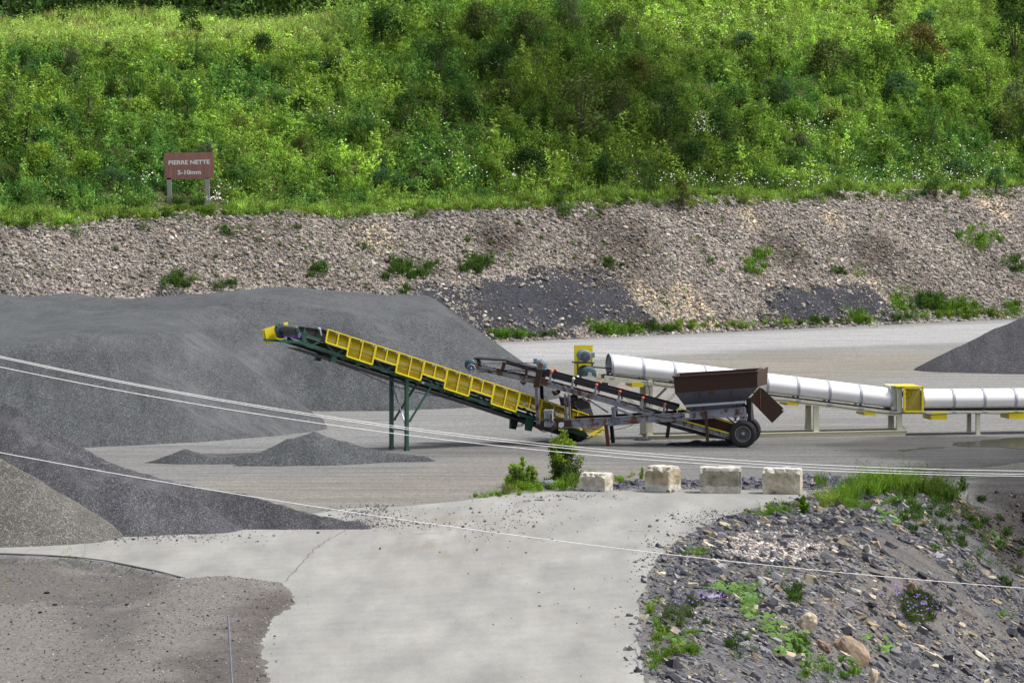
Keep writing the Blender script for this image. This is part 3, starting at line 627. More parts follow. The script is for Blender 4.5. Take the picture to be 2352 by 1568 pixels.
# single rocks that can be told apart
def rock(u, v, wpx, hpx, col, label, name='rock', rnd=0, rot=0.0):
    p_ = hit(u, v+hpx*.3); k = F/p_.y; w, h = wpx/k, hpx/k
    bm = bmesh.new(); r = random.Random(int(u*7+v)); nn = 40 if rnd else 15
    for _ in range(nn):
        q = Vector((r.gauss(0, 1), r.gauss(0, 1), r.gauss(0, 1))).normalized(); q = Vector([math.copysign(abs(t_)**(.75 if rnd else .5), t_) for t_ in q])*(1 if rnd else r.uniform(.8, 1.05))
        bm.verts.new(q)
    bmesh.ops.convex_hull(bm, input=bm.verts); bmesh.ops.delete(bm, geom=[q for q in bm.verts if not q.link_faces], context='VERTS')
    if rnd: bmesh.ops.subdivide_edges(bm, edges=bm.edges, cuts=2, use_grid_fill=True, smooth=.25)
    bmesh.ops.triangulate(bm, faces=bm.faces)
    from mathutils import noise as mn
    for q in bm.verts: q.co *= 1+.16*mn.fractal(q.co*1.7+Vector((u, v, 0)), 1, 2, 3)*(1 if rnd else .3)
    cc, ss = math.cos(rot), math.sin(rot)
    for q in bm.verts:
        a, b_, c_ = q.co; q.co = Vector(((a*w*cc+c_*h*ss)*.5, b_*max(w, h)*.36, (-a*w*ss+c_*h*cc)*.5))
    me = bpy.data.meshes.new(name); bm.to_mesh(me); bm.free(); nv = len(me.vertices)
    a = me.color_attributes.new('Col', 'FLOAT_COLOR', 'POINT'); cc4 = np.ones((nv, 4), np.float32); cc4[:, :3] = np.array(col)*(1+rng.normal(size=(nv, 1))*.1); a.data.foreach_set('color', cc4.ravel())
    me.materials.append(M['stone']); o = link(bpy.data.objects.new(name, me)); o.location = p_+Vector((0, 0, h*.22))
    tag(o, label, 'boulder' if name == 'boulder' else 'rock')
T_, B_, Gy, Dk, Lt = (.46, .39, .29), (.34, .26, .19), (.23, .235, .27), (.12, .12, .15), (.50, .47, .40)
for (cx, cy, w_, h_, col, lab, nm, rd, rt) in (
    (1050, 700, 105, 150, T_, 'smooth tan boulder standing on end in the middle of the front right bank', 'boulder', 1, .35),
    (1320, 870, 250, 170, B_, 'largest brown boulder at the bottom of the front right bank', 'boulder', 1, .7),
    (1445, 1020, 60, 110, T_, 'pale tan boulder at the bottom edge just below the largest brown boulder', 'boulder', 1, .2),
    (1150, 845, 110, 60, (.24, .17, .13), 'brown flat boulder touching the left side of the largest brown boulder', 'boulder', 1, .6),
    (775, 455, 100, 50, (.34, .36, .40), 'pale blue grey slab just below the lower cable, left on the bank', 'rock', 0, .65),
    (850, 295, 75, 65, Gy, 'dark grey rounded slab just above the lower cable, left on the bank', 'rock', 0, .5),
    (912, 225, 60, 52, Dk, 'blocky blackish rock at the upper left rim of the bare soil patch', 'rock', 0, .1),
    (1265, 200, 45, 95, T_, 'tall tan slab at the top of the bare soil patch', 'rock', 0, -.5),
    (1420, 268, 50, 110, Lt, 'pale pointed slab right of the bare soil patch', 'rock', 0, -.45),
    (1470, 235, 50, 60, B_, 'brown slab behind the pale pointed slab', 'rock', 0, -.4),
    (1300, 157, 62, 40, (.40, .42, .45), 'pale grey oval slab above the bare soil patch', 'rock', 0, .2),
    (1398, 178, 95, 36, Dk, 'long blackish slab tilted on the upper bank', 'rock', 0, .55),
    (1690, 505, 75, 120, (.22, .15, .11), 'tall rust brown slab just below the lower cable above the purple flowers', 'rock', 0, -.4),
    (1910, 333, 62, 40, T_, 'tan rounded rock on the right part of the bank', 'rock', 0, .3),
    (1785, 893, 115, 52, Lt, 'pale flat slab low on the right of the bank', 'rock', 0, .4),
    (1718, 842, 88, 34, T_, 'tan thin slab just above the pale flat slab', 'rock', 0, .25),
    (2100, 905, 140, 38, Lt, 'long whitish slab near the bottom right corner', 'rock', 0, .65),
    (1640, 855, 70, 66, Gy, 'grey blocky slab right of the largest brown boulder', 'rock', 0, .6),
    (1915, 748, 42, 66, (.3, .32, .36), 'blue grey upright slab right of the purple flowers', 'rock', 0, -.5),
    (1980, 716, 50, 36, T_, 'small tan rock right of the blue grey upright slab', 'rock', 0, .2),
    (1450, 722, 92, 38, B_, 'flat brown slab above the largest brown boulder', 'rock', 0, .25),
    (962, 642, 50, 75, Gy, 'grey slab leaning beside the tan boulder standing on end', 'rock', 0, -.4),
    (903, 742, 62, 46, T_, 'tan blocky rock lower left of the tan boulder standing on end', 'rock', 0, .1),
    (965, 312, 95, 26, Lt, 'thin pale plank shaped slab at the left of the bare soil patch', 'rock', 0, .5),
    (1340, 512, 95, 36, Lt, 'pale pointed slab just below the lower cable in the middle of the bank', 'rock', 0, .3),
    (1800, 76, 92, 52, Gy, 'big grey slab high on the right shoulder of the bank', 'rock', 0, .2),
    (655, 518, 82, 28, T_, 'tan thin slab beside the pale green leafy patch', 'rock', 0, .35),
    (1545, 100, 80, 36, Gy, 'pale grey slab among low leaves near the top of the bank', 'rock', 0, .45),
    (1660, 115, 70, 50, Gy, 'grey block right of the low leaves near the top of the bank', 'rock', 0, .3),
    (2300, 508, 75, 26, (.05, .05, .05), 'black flat rock at the right edge just below the lower cable', 'rock', 0, .3)):
    rock(1451.8+cx*.3827, 1161.4+cy*.3827, w_*.3827, h_*.3827, col, lab, nm, rd, rt)
rock(1240, 1147, 26, 10, (.22, .22, .25), 'flat grey slate at the road edge in front of the small shrub')
rock(1210, 1150, 18, 11, (.30, .27, .27), 'pinkish rock at the road edge left of the tall shrub')
rock(1340, 1113, 44, 26, (.24, .24, .27), 'grey mound shaped rock between the two roadside shrubs', 'boulder', 1) if False else rock(1262, 1112, 42, 24, (.20, .21, .23), 'grey rounded boulder between the two roadside shrubs', 'boulder', 1)

# ---------------------------------------------------------------- unseen lumps added sunward to shade chosen patches of the scene
cm, nt, bs = newmat('sun_blocker_white'); bs.inputs['Base Color'].default_value = (.8, .8, .82, 1); bs.inputs['Roughness'].default_value = 1
def sun_blocker(targets):
    bm = bmesh.new(); r = random.Random(5); L = None
    for (p_, rad) in targets:
        c = Vector(p_)+SUN*170
        if L is None: L = c.copy()
        for k in range(9):
            q = c+Vector((r.uniform(-1, 1), r.uniform(-1, 1), r.uniform(-.25, .25)))*rad*.55
            g_ = bmesh.ops.create_icosphere(bm, subdivisions=3, radius=rad*r.uniform(.35, .6))
            for v in g_['verts']: v.co = Vector((v.co.x, v.co.y, v.co.z*.6))*(1+.25*math.sin(v.co.x*1.3+k)*math.cos(v.co.y*1.7))+q-L
    me = bpy.data.meshes.new('sun_blocker'); bm.to_mesh(me); bm.free(); me.materials.append(cm); o = link(bpy.data.objects.new('sun_blocker', me)); o.location = L; tag(o, kind='structure')
sun_blocker([(hit(1280, 215), 11), (hit(1550, 330), 6.5)])
sun_blocker([(hit(2470, 110), 9)])
sun_blocker([((*G(2440, 1070), 0), 8.5), ((*G(2430, 1230), -3), 5.5)])
# ---------------------------------------------------------------- plants
def leaves(P, size, col, r, asp=.55, up=.35, vert=0.0):
    n = len(P); nrm = r.normal(size=(n, 3)); nrm[:, 2] = np.abs(nrm[:, 2])*.8+up; nrm /= np.linalg.norm(nrm, axis=1)[:, None]
    t = r.normal(size=(n, 3))*(1-vert)+np.array([0, 0, 1.6*vert]); t -= (t*nrm).sum(1)[:, None]*nrm; t /= np.linalg.norm(t, axis=1)[:, None]; b = np.cross(nrm, t)
    sz = np.broadcast_to(np.asarray(size), (n,))[:, None]
    v = np.stack([P-t*sz*.5, P+b*sz*asp*.5, P+t*sz*.6, P-b*sz*asp*.5], 1).reshape(-1, 3)
    return dict(v=v, f=np.arange(4*n).reshape(-1, 4), c=np.repeat(col, 4, 0))
def join(*ds):
    b = 0; V, Fq, C = [], [], []
    for d in ds: V.append(d['v']); Fq.append(d['f']+b); C.append(d['c']); b += len(d['v'])
    return dict(v=np.concatenate(V), f=np.concatenate(Fq), c=np.concatenate(C))
def jcol(n, r, base=(1, 1, 1), j=.36): return np.array(base)*(1+r.normal(size=(n, 1))*j).clip(.45, 1.8)*(1+r.normal(size=(n, 3))*.06)
def dome(n, seed, leaf=.13, rad=.5, h=.7, k=7, vert=0.0, asp=.5):
    r = np.random.default_rng(seed); a = r.uniform(0, 6.28, k); q = np.sqrt(r.random(k))*rad*.75
    c = np.stack([np.cos(a)*q, np.sin(a)*q, h*(.35+.55*r.random(k))*(1-.4*q/rad)], 1); i = r.integers(0, k, n)
    P = c[i]+r.normal(size=(n, 3))*np.array([rad*.26, rad*.26, h*.2]); P[:, 2] = np.abs(P[:, 2])
    kc = (1+r.normal(size=(k, 1))*.2).clip(.6, 1.5)
    return leaves(P, leaf*(.7+.6*r.random(n)), jcol(n, r)*kc[i], r, asp, .35, vert)
def tuft(n, seed, h=.6, rad=.3, w=.03, lean=.3):
    r = np.random.default_rng(seed); a = r.uniform(0, 6.28, n); q = np.sqrt(r.random(n))*rad
    B = np.stack([np.cos(a)*q, np.sin(a)*q, 0*q], 1); hh = h*(.5+.6*r.random(n)); ln = r.normal(size=(n, 2))*lean*hh[:, None]
    T = B+np.stack([ln[:, 0], ln[:, 1], hh], 1); s = r.uniform(0, 6.28, n); o = np.stack([np.cos(s), np.sin(s), 0*s], 1)*w
    Mi = B*.45+T*.55-np.stack([ln[:, 0]*.2, ln[:, 1]*.2, 0*hh], 1)
    v = np.stack([B, Mi-o, T, Mi+o], 1).reshape(-1, 3)
    return dict(v=v, f=np.arange(4*n).reshape(-1, 4), c=np.repeat(jcol(n, r), 4, 0))
def spires(n, seed, h=.9, rad=.45, k=6, leaf=.12):
    r = np.random.default_rng(seed); a = r.uniform(0, 6.28, k); q = np.sqrt(r.random(k))*rad; hh = h*(.6+.5*r.random(k)); i = r.integers(0, k, n); t = r.random(n)**.8
    w = .11*(1.15-t)[:, None]*r.normal(size=(n, 2))
    P = np.stack([np.cos(a[i])*q[i]+w[:, 0]+a[i]*0, np.sin(a[i])*q[i]+w[:, 1], t*hh[i]], 1)
    return leaves(P, leaf*(1.25-.6*t), jcol(n, r), r, .38, .3, .25)
UNDER = [dome(140, 1, .12), dome(150, 2, .11, .55, .6, 9), dome(120, 3, .15, .45, .9, 5), spires(110, 4), spires(110, 5, 1.1, .4, 5), tuft(80, 6, .8, .3, .03), tuft(80, 7, .6, .4, .034, .4), dome(160, 8, .10, .5, .8, 10, .3, .4)]
def mini(n, seed, h=1.5):
    r = np.random.default_rng(seed); k = 9; zz = np.linspace(.25, 1, k)*h; a = r.uniform(0, 6.28, k); q = .34*(1.15-zz/h); c = np.stack([np.cos(a)*q, np.sin(a)*q, zz], 1); i = r.integers(0, k, n)
    P = c[i]+r.normal(size=(n, 3))*np.array((.1, .1, .07)); return leaves(P, .15*(.7+.6*r.random(n)), jcol(n, r), r, .5)
UNDER_H = UNDER+[mini(90, 21), mini(80, 22, 1.2), mini(100, 23, 1.8)]
N = 42000; l = rng.uniform(-60, 98, N); zt = np.clip(7.15+.011*l, 6.2, 8); wt = zt/.67
s = wt-.2+rng.random(N)*52; x = TX+l*EX+s*NX; y = TY+l*EY+s*NY
e1 = s-wt; n1 = fbm(x, y, 3, 3, 101)
ok = (np.abs(x) < .160*y) & (e1+n1*1.3 > .25) & (y < 370)
sgx = x-(434-1176)/F*235; ok &= ~((np.abs(sgx) < 2.1) & (y > 230) & (y < 236.2))
z = Hf(x, y); vpx = 784-F*np.tan(np.arctan((z+1.2-CAMH)/y)+PITCH); ok &= vpx > -110
x, y, z, e1, vpx, n1 = x[ok], y[ok], z[ok], e1[ok], vpx[ok], n1[ok]; n = len(x)
hue = fbm(x, y, 5, 3, 111); hue2 = fbm(x, y, 1.8, 2, 112); hu = 1176+F*x/y
yg = np.array((.17, .27, .06)); dg = np.array((.055, .12, .033)); bgc = np.array((.06, .155, .05)); ol = np.array((.12, .17, .05)); st_ = np.array((.36, .36, .17))
m1 = sstep(-.4, .4, hue*.6+.7*hue2)[:, None]; t = dg*(1-m1)+yg*m1
m2 = sstep(.15, .5, fbm(x, y, 4, 2, 113))[:, None]; t = t*(1-m2*.7)+bgc*m2*.7
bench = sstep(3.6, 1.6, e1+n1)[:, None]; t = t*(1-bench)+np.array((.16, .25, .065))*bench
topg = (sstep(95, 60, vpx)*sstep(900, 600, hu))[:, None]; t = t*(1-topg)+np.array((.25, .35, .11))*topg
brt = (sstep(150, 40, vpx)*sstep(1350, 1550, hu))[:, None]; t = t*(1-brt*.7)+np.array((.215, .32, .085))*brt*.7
dkp = np.exp(-(((hu-1290)/300)**2+((vpx-210)/190)**2))+np.exp(-(((hu-1560)/170)**2+((vpx-330)/90)**2))+np.exp(-(((hu-2420)/110)**2+((vpx-120)/200)**2))  # masks of the hillside shadow patches, painted into the leaf tints below
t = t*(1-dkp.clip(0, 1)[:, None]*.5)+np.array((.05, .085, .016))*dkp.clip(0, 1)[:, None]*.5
t *= 1.62*(1+rng.normal(size=(n, 1))*.24).clip(.5, 1.7)
idx = rng.choice(8, n, p=[.16, .16, .12, .14, .12, .08, .1, .12]); g_ = (bench[:, 0] > .5) | (topg[:, 0] > .5)
idx = np.where(g_ & (rng.random(n) < .75), rng.choice([5, 6, 4, 7], n), idx); up_ = (rng.random(n) < .13) & ~g_; idx[up_] = rng.integers(8, 11, up_.sum()); t[up_] = t[up_]*1.1+np.array((.045, .045, .005)); sc_ = (rng.uniform(.65, 1.25, n)+.5*(rng.random(n) < .12)*rng.random(n))*np.where(bench[:, 0] > .5, .75, 1.0)
dry = (topg[:, 0] > .3) & (rng.random(n) < .12); t[dry] = st_; idx = np.where(dry, 5, idx)
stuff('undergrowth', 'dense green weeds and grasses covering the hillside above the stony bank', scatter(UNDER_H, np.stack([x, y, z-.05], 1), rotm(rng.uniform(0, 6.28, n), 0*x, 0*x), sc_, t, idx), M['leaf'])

# shrubs and saplings standing out of the undergrowth
def shrub_proto(kind, seed):
    r = np.random.default_rng(seed)
    if kind == 'round':
        k = 16; th = r.uniform(0, 6.28, k); ph = r.uniform(.05, 1.0, k); c = np.stack([np.cos(th)*np.sin(ph*1.5)*.55, np.sin(th)*np.sin(ph*1.5)*.55, .25+.55*np.cos(ph*1.35)], 1); n = 2300
        i = r.integers(0, k, n); d = r.normal(size=(n, 3)); d /= np.linalg.norm(d, axis=1)[:, None]; P = c[i]+d*(.06+.17*r.random((n, 1)))
        L = leaves(P, .055*(.7+.7*r.random(n)), jcol(n, r)*(1+r.normal(size=(k, 1))*.17).clip(.6, 1.5)[i], r, .5)
    elif kind == 'loose':
        k = 34; th = r.uniform(0, 6.28, k); zz = .12+.85*r.random(k)**.8; rad = .34*(1.15-zz)+.05; c = np.stack([np.cos(th)*rad, np.sin(th)*rad, zz], 1); n = 1300
        i = r.integers(0, k, n); P = c[i]+r.normal(size=(n, 3))*np.array([.07, .07, .05])
        L = leaves(P, .06*(.7+.7*r.random(n)), jcol(n, r)*(1+r.normal(size=(k, 1))*.15)[i], r, .5)
    elif kind == 'tall':
        k = 26; zz = .2+.78*r.random(k); th = r.uniform(0, 6.28, k); rad = .26*np.sin(np.clip(zz, .1, 1)*2.9).clip(.1); c = np.stack([np.cos(th)*rad, np.sin(th)*rad, zz], 1); n = 1700
        i = r.integers(0, k, n); P = c[i]+r.normal(size=(n, 3))*np.array([.065, .065, .06]); L = leaves(P, .042*(.7+.7*r.random(n)), jcol(n, r)*(1+r.normal(size=(k, 1))*.15)[i], r, .5)
    else:  # sumac like fans of drooping leaves
        k = 15; th = r.uniform(0, 6.28, k); zz = .55+.4*r.random(k); c = np.stack([np.cos(th)*.3*r.random(k)**.5, np.sin(th)*.3*r.random(k)**.5, zz], 1); n = 1100
        i = r.integers(0, k, n); a = r.uniform(0, 6.28, n); q = .24*r.random(n)**.6; P = c[i]+np.stack([np.cos(a)*q, np.sin(a)*q, -q*q*2.6+r.normal(size=n)*.015], 1)
        L = leaves(P, .08*(.7+.7*r.random(n)), jcol(n, r), r, .32)
    # stems
    mb = MB(); R_ = random.Random(seed)
    mb.tube([(0, 0, -.1), (.01, .01, .35), (R_.uniform(-.04, .04), R_.uniform(-.04, .04), .8)], [.022, .016, .005], 5)
    for j in range(9 if kind != 'round' else 12):
        q = c[R_.randrange(len(c))]; b0 = Vector((0, 0, R_.uniform(.05, .45) if kind != 'round' else .0)); mb.tube([b0, b0.lerp(Vector(q), .5)+Vector((0, 0, .05)), Vector(q)], [.012, .008, .003], 4)
    me = bpy.data.meshes.new('trunk'); me.from_pydata([v[:] for v in mb.v], [], mb.f); me.materials.append(M['bark'])
    return L, me
CO = dict(yg=(.21, .34, .07), dark=(.05, .10, .033), mid=(.115, .215, .06), olive=(.12, .16, .06), bright=(.18, .32, .07), red=(.15, .145, .075), blue=(.085, .17, .08), grey=(.14, .19, .105), bare=(.12, .12, .06))
NAM = dict(yg='yellow green', dark='dark green', mid='mid green', olive='olive green', bright='bright green', red='reddish tinged', blue='blue green', grey='greyish green', bare='sparse dark')
KN = dict(round='bush', loose='sapling', tall='young tree', sumac='drooping leaved shrub')
SHP = {k: [shrub_proto(k, 200+10*i+j) for j in range(2)] for i, k in enumerate(('round', 'loose', 'tall', 'sumac'))}
CM = {}
def crownmesh(kind, j, col):
    if (kind, j, col) not in CM:
        L, _ = SHP[kind][j]; CM[kind, j, col] = fast_mesh('crown', L['v'], L['f'], L['c']*np.array(CO[col]), M['leaf'])
    return CM[kind, j, col]
def plant(p_, h, w, kind, col, label, name=None, cat=None, group=None):
    j = random.randrange(2); r_ = empty(name or {'round': 'bush', 'loose': 'sapling', 'tall': 'young_tree', 'sumac': 'shrub'}[kind], p_, label, cat or {'round': 'bush', 'loose': 'sapling', 'tall': 'tree', 'sumac': 'shrub'}[kind], group)
    r_.scale = (w, w, h); r_.rotation_euler = (0, 0, random.uniform(0, 6.28))
    link(bpy.data.objects.new('crown', crownmesh(kind, j, col)), r_)
    link(bpy.data.objects.new('trunk' if kind in ('loose', 'tall') else 'stem', SHP[kind][j][1]), r_); return r_
# (u, base v, height px, kind, colour)
HB = [(60, 345, 110, 'sumac', 'yg'), (385, 268, 90, 'loose', 'yg'), (432, 275, 85, 'loose', 'mid'), (205, 300, 120, 'tall', 'mid'), (300, 330, 70, 'loose', 'bright'), (20, 300, 90, 'tall', 'olive'),
      (878, 120, 105, 'round', 'dark'), (1310, 70, 90, 'tall', 'grey'), (1335, 330, 160, 'tall', 'olive'), (1530, 330, 120, 'tall', 'dark'), (1730, 345, 100, 'loose', 'yg'), (1565, 520, 70, 'loose', 'olive'),
      (2110, 150, 100, 'round', 'red'), (2010, 190, 110, 'round', 'mid'), (1770, 175, 100, 'round', 'yg'), (1650, 185, 80, 'round', 'yg'), (1900, 185, 100, 'round', 'olive'), (2270, 235, 110, 'tall', 'yg'), (2140, 340, 95, 'tall', 'mid'),
      (2037, 60, 80, 'loose', 'bare'), (2287, 445, 62, 'loose', 'blue'), (1935, 345, 80, 'sumac', 'bright'), (2030, 400, 100, 'sumac', 'yg'), (150, 65, 40, 'sumac', 'mid'), (200, 410, 75, 'sumac', 'bright'), (95, 400, 80, 'sumac', 'yg'),
      (330, 400, 70, 'round', 'mid'), (560, 430, 60, 'round', 'mid'), (640, 330, 70, 'loose', 'yg'), (700, 270, 60, 'round', 'dark'), (760, 430, 85, 'loose', 'bright'), (830, 330, 70, 'round', 'mid'), (930, 300, 90, 'tall', 'dark'), (1010, 200, 110, 'tall', 'dark'),
      (1060, 290, 80, 'round', 'dark'), (1150, 190, 100, 'round', 'dark'), (1210, 420, 90, 'round', 'dark'), (1120, 420, 70, 'round', 'mid'), (1420, 300, 110, 'tall', 'olive'), (1460, 210, 90, 'round', 'olive'), (1390, 440, 90, 'round', 'dark'), (1480, 450, 80, 'tall', 'dark'),
      (1590, 400, 85, 'round', 'dark'), (1650, 320, 80, 'round', 'mid'), (1830, 300, 80, 'round', 'bright'), (1690, 260, 70, 'round', 'mid'), (2330, 150, 130, 'tall', 'dark'), (2350, 330, 110, 'round', 'olive'), (2230, 130, 70, 'round', 'bright'), (2360, 60, 140, 'round', 'dark'),
      (1820, 400, 70, 'sumac', 'mid'), (1750, 440, 55, 'round', 'mid'), (2200, 420, 60, 'round', 'blue'), (2100, 300, 60, 'round', 'bright'), (560, 180, 60, 'round', 'dark'), (450, 170, 60, 'round', 'mid'), (760, 190, 60, 'round', 'dark'), (640, 190, 50, 'round', 'mid'),
      (330, 190, 55, 'round', 'bright'), (120, 210, 60, 'round', 'bright'), (250, 150, 55, 'loose', 'olive'), (60, 150, 50, 'round', 'mid'), (1100, 90, 90, 'round', 'olive'), (1210, 110, 90, 'round', 'olive'), (1420, 100, 80, 'round', 'olive'), (1010, 95, 80, 'loose', 'mid'),
      (1000, 450, 70, 'loose', 'mid'), (880, 450, 70, 'round', 'blue'), (260, 440, 60, 'round', 'blue'), (60, 480, 65, 'round', 'mid'), (700, 470, 50, 'loose', 'yg'), (1290, 490, 50, 'loose', 'mid'), (160, 480, 55, 'loose', 'bright')]
for k in range(75):
    u, v = random.uniform(-20, 2370), random.uniform(95, 465)
    if min(math.hypot(u-q[0], (v-q[1])*1.3) for q in HB) < 58: continue
    dkk = math.exp(-(((u-1290)/300)**2+((v-230)/200)**2)) > .45  # darker shrub colours inside the painted central shade patch
    HB.append((u, v-(v-440)*(.3 if v > 440 else 0), random.uniform(40, 85), random.choice(['round', 'round', 'loose', 'tall', 'sumac']), random.choice(['dark', 'olive', 'dark', 'mid']) if dkk else random.choice(['yg', 'mid', 'bright', 'mid', 'blue', 'olive', 'dark', 'grey'])))
rows = [('hillside top', 0, 130), ('upper hillside', 130, 230), ('middle hillside', 230, 330), ('lower hillside', 330, 430), ('hillside foot', 430, 700)]
ORD = ['first', 'second', 'third', 'fourth', 'fifth', 'sixth', 'seventh', 'eighth', 'ninth', 'tenth', 'eleventh', 'twelfth', 'thirteenth', 'fourteenth', 'fifteenth', 'sixteenth', 'seventeenth', 'eighteenth', 'nineteenth', 'twentieth']+['later']*40
def third(u): return 'left third' if u < 784 else 'middle third' if u < 1568 else 'right third'
HB.sort(); cnt = {}; tot = {}
rowof = lambda v: next(nm for nm, a, b in rows if a <= v < b)
for q in HB: key = (q[4], q[3], rowof(q[1]), third(q[0])); tot[key] = tot.get(key, 0)+1
for (u, v, hp, kind, col) in HB:
    key = (col, kind, rowof(v), third(u)); cnt[key] = cnt.get(key, 0)+1
    lab = f'{NAM[col]} {KN[kind]} on the {key[2]}, {key[3]} of view'
    if tot[key] > 1: lab = f'{ORD[cnt[key]-1]} {NAM[col]} {KN[kind]} from left on the {key[2]}, {key[3]}'
    if (u, hp) == (878, 105): lab = 'big dark green bush on the crest of the hillside left of centre'
    p_ = hit(u, min(v, 480)); k_ = F/p_.y; h = hp/k_; w = h*{'round': 1.0, 'loose': 1.0, 'tall': 1.15, 'sumac': 1.0}[kind]
    plant(p_-Vector((0, 0, .15+.12*h)), h*1.15, w, kind, col, lab, group='shrubs and saplings on the hillside')
# dark wood beyond the crest, left
r = np.random.default_rng(77); n = 7000; k = 90; th = r.uniform(0, 6.28, k); ph = np.arccos(r.uniform(-.6, 1, k)); c = np.stack([np.cos(th)*np.sin(ph)*.38, np.sin(th)*np.sin(ph)*.38, .55+.38*np.cos(ph)], 1); i = r.integers(0, k, n)
c[:, 2] = c[:, 2]*1.15-.2
P = c[i]+r.normal(size=(n, 3))*.06; L = leaves(P, .035*(.7+.7*r.random(n)), jcol(n, r)*(1+r.normal(size=(k, 1))*.25).clip(.5, 1.6)[i]*np.array((.14, .25, .09)), r, .55); wood_m = fast_mesh('crown', L['v'], L['f'], L['c'], M['leaf'])
mb = MB(); mb.tube([(0, 0, -.05), (0, 0, .4), (.02, 0, .8)], [.03, .022, .008], 7); wt_m = bpy.data.meshes.new('trunk'); wt_m.from_pydata([v[:] for v in mb.v], [], mb.f); wt_m.materials.append(M['bark'])
for j, (u, Y, h) in enumerate([(-60, 284, 8), (20, 281, 7), (110, 286, 9), (190, 283, 7.5), (265, 287, 8), (345, 284, 8.5), (430, 287, 7.5), (510, 284, 9), (590, 288, 8), (670, 286, 8.5), (750, 289, 7.5), (830, 287, 8), (905, 292, 9), (985, 293, 8), (1060, 296, 8), (1145, 298, 8.5), (60, 292, 11), (300, 293, 11), (560, 294, 11), (800, 296, 11)]):
    xx = (u-1176)/F*Y; r_ = empty('forest_tree', (xx, Y, Hs(xx, Y)-1.0), (ORD[j]+' dark tree from the left along the wood edge behind the hillside crest') if j < 16 else ['tall dark tree in the back row behind the far left crest', 'tall dark tree in the back row behind the dry grass', 'tall dark tree in the back row left of the crest bush', 'tall dark tree in the back row behind the crest bush'][j-16], 'tree', 'dark trees beyond the hillside crest')
    r_.scale = (h*.8, h*.8, h); r_.rotation_euler = (0, 0, j*1.3); link(bpy.data.objects.new('crown', wood_m), r_); link(bpy.data.objects.new('trunk', wt_m), r_)
# white and yellow wild flowers
def disc(n=5):
    a = np.arange(4)*math.pi/2; v = np.stack([np.cos(a), np.sin(a), 0*a], 1); return dict(v=v, f=np.arange(4)[None], c=np.ones((4, 3)))
def flowers(name, label, clusters, col, size, seed):
    r = np.random.default_rng(seed); P = []
    for (u, v, su, sv, k) in clusters:
        for _ in range(k):
            p_ = None; uu, vv = u+r.normal()*su, v+r.normal()*sv
            if -20 < uu < 2372 and 0 < vv < 470: P.append((uu, vv))
    pos = np.array([(lambda q, uu, vv: atY(uu, vv, q.y-2.7)[:])(hit(uu, vv), uu, vv) for uu, vv in P]); n = len(pos)
    stuff(name, label, scatter([disc()], pos, rotm(r.uniform(0, 6.3, n), .75+r.normal(size=n)*.3, r.normal(size=n)*.3), size*(.7+.6*r.random(n)), np.tile(np.array(col), (n, 1))*(1+r.normal(size=(n, 1))*.05), np.zeros(n, int)), M['flower'])
flowers('wildflowers', 'white daisies scattered through the green hillside', [(1620, 285, 22, 18, 75), (1720, 290, 12, 8, 12), (1870, 275, 40, 12, 40), (1900, 300, 60, 20, 40), (2000, 330, 60, 20, 30), (1950, 360, 90, 14, 60), (2100, 370, 80, 25, 60), (2250, 365, 60, 22, 90), (2150, 405, 110, 12, 130), (1900, 415, 120, 10, 120), (1640, 410, 90, 9, 90), (1540, 405, 50, 12, 25), (1240, 380, 60, 22, 40), (1110, 390, 60, 20, 35), (1050, 330, 60, 25, 30), (1150, 140, 14, 6, 22), (1420, 345, 60, 20, 12), (495, 455, 14, 9, 36), (515, 425, 20, 8, 12), (330, 405, 25, 8, 22), (780, 265, 60, 14, 26), (550, 265, 20, 10, 8), (780, 135, 30, 14, 16), (220, 75, 25, 8, 22), (560, 48, 90, 8, 50), (1500, 45, 40, 12, 35), (1680, 40, 60, 14, 40), (1560, 90, 60, 12, 16), (1850, 60, 80, 20, 20), (2220, 145, 40, 12, 34), (2260, 170, 30, 10, 20), (2060, 55, 60, 8, 10), (1880, 140, 50, 12, 12), (1380, 120, 40, 14, 12), (1000, 210, 200, 80, 20), (300, 300, 150, 80, 18)], (.85, .85, .84), .042, 1)
flowers('wildflowers', 'small yellow flowers dotted over the left hillside and near its foot', [(430, 110, 140, 22, 90), (300, 240, 150, 50, 60), (700, 160, 80, 40, 50), (1070, 420, 60, 10, 40), (2130, 395, 110, 18, 90), (2030, 385, 60, 14, 40), (560, 440, 60, 12, 40), (500, 380, 200, 60, 40)], (.75, .62, .03), .032, 2)
# dry stems
mb_d = []
for (u, v, hp, k) in ((185, 100, 55, 60), (235, 100, 45, 40), (70, 55, 40, 40), (30, 50, 30, 30), (610, 75, 30, 20), (640, 130, 35, 30), (160, 150, 45, 30), (2330, 130, 50, 30)):
    p_ = hit(u, v); h = hp/(F/p_.y); d_ = tuft(k, int(u), h, .45, .014, .25); d_['v'] = d_['v']+np.array(p_[:]); d_['c'] = d_['c']*np.array((.42, .40, .26)); mb_d.append(d_)
d_ = join(*mb_d); stuff('dry_grass', 'bleached dry stalks sticking up near the top of the hillside', (d_['v'], d_['f'], d_['c']), M['leaf'])

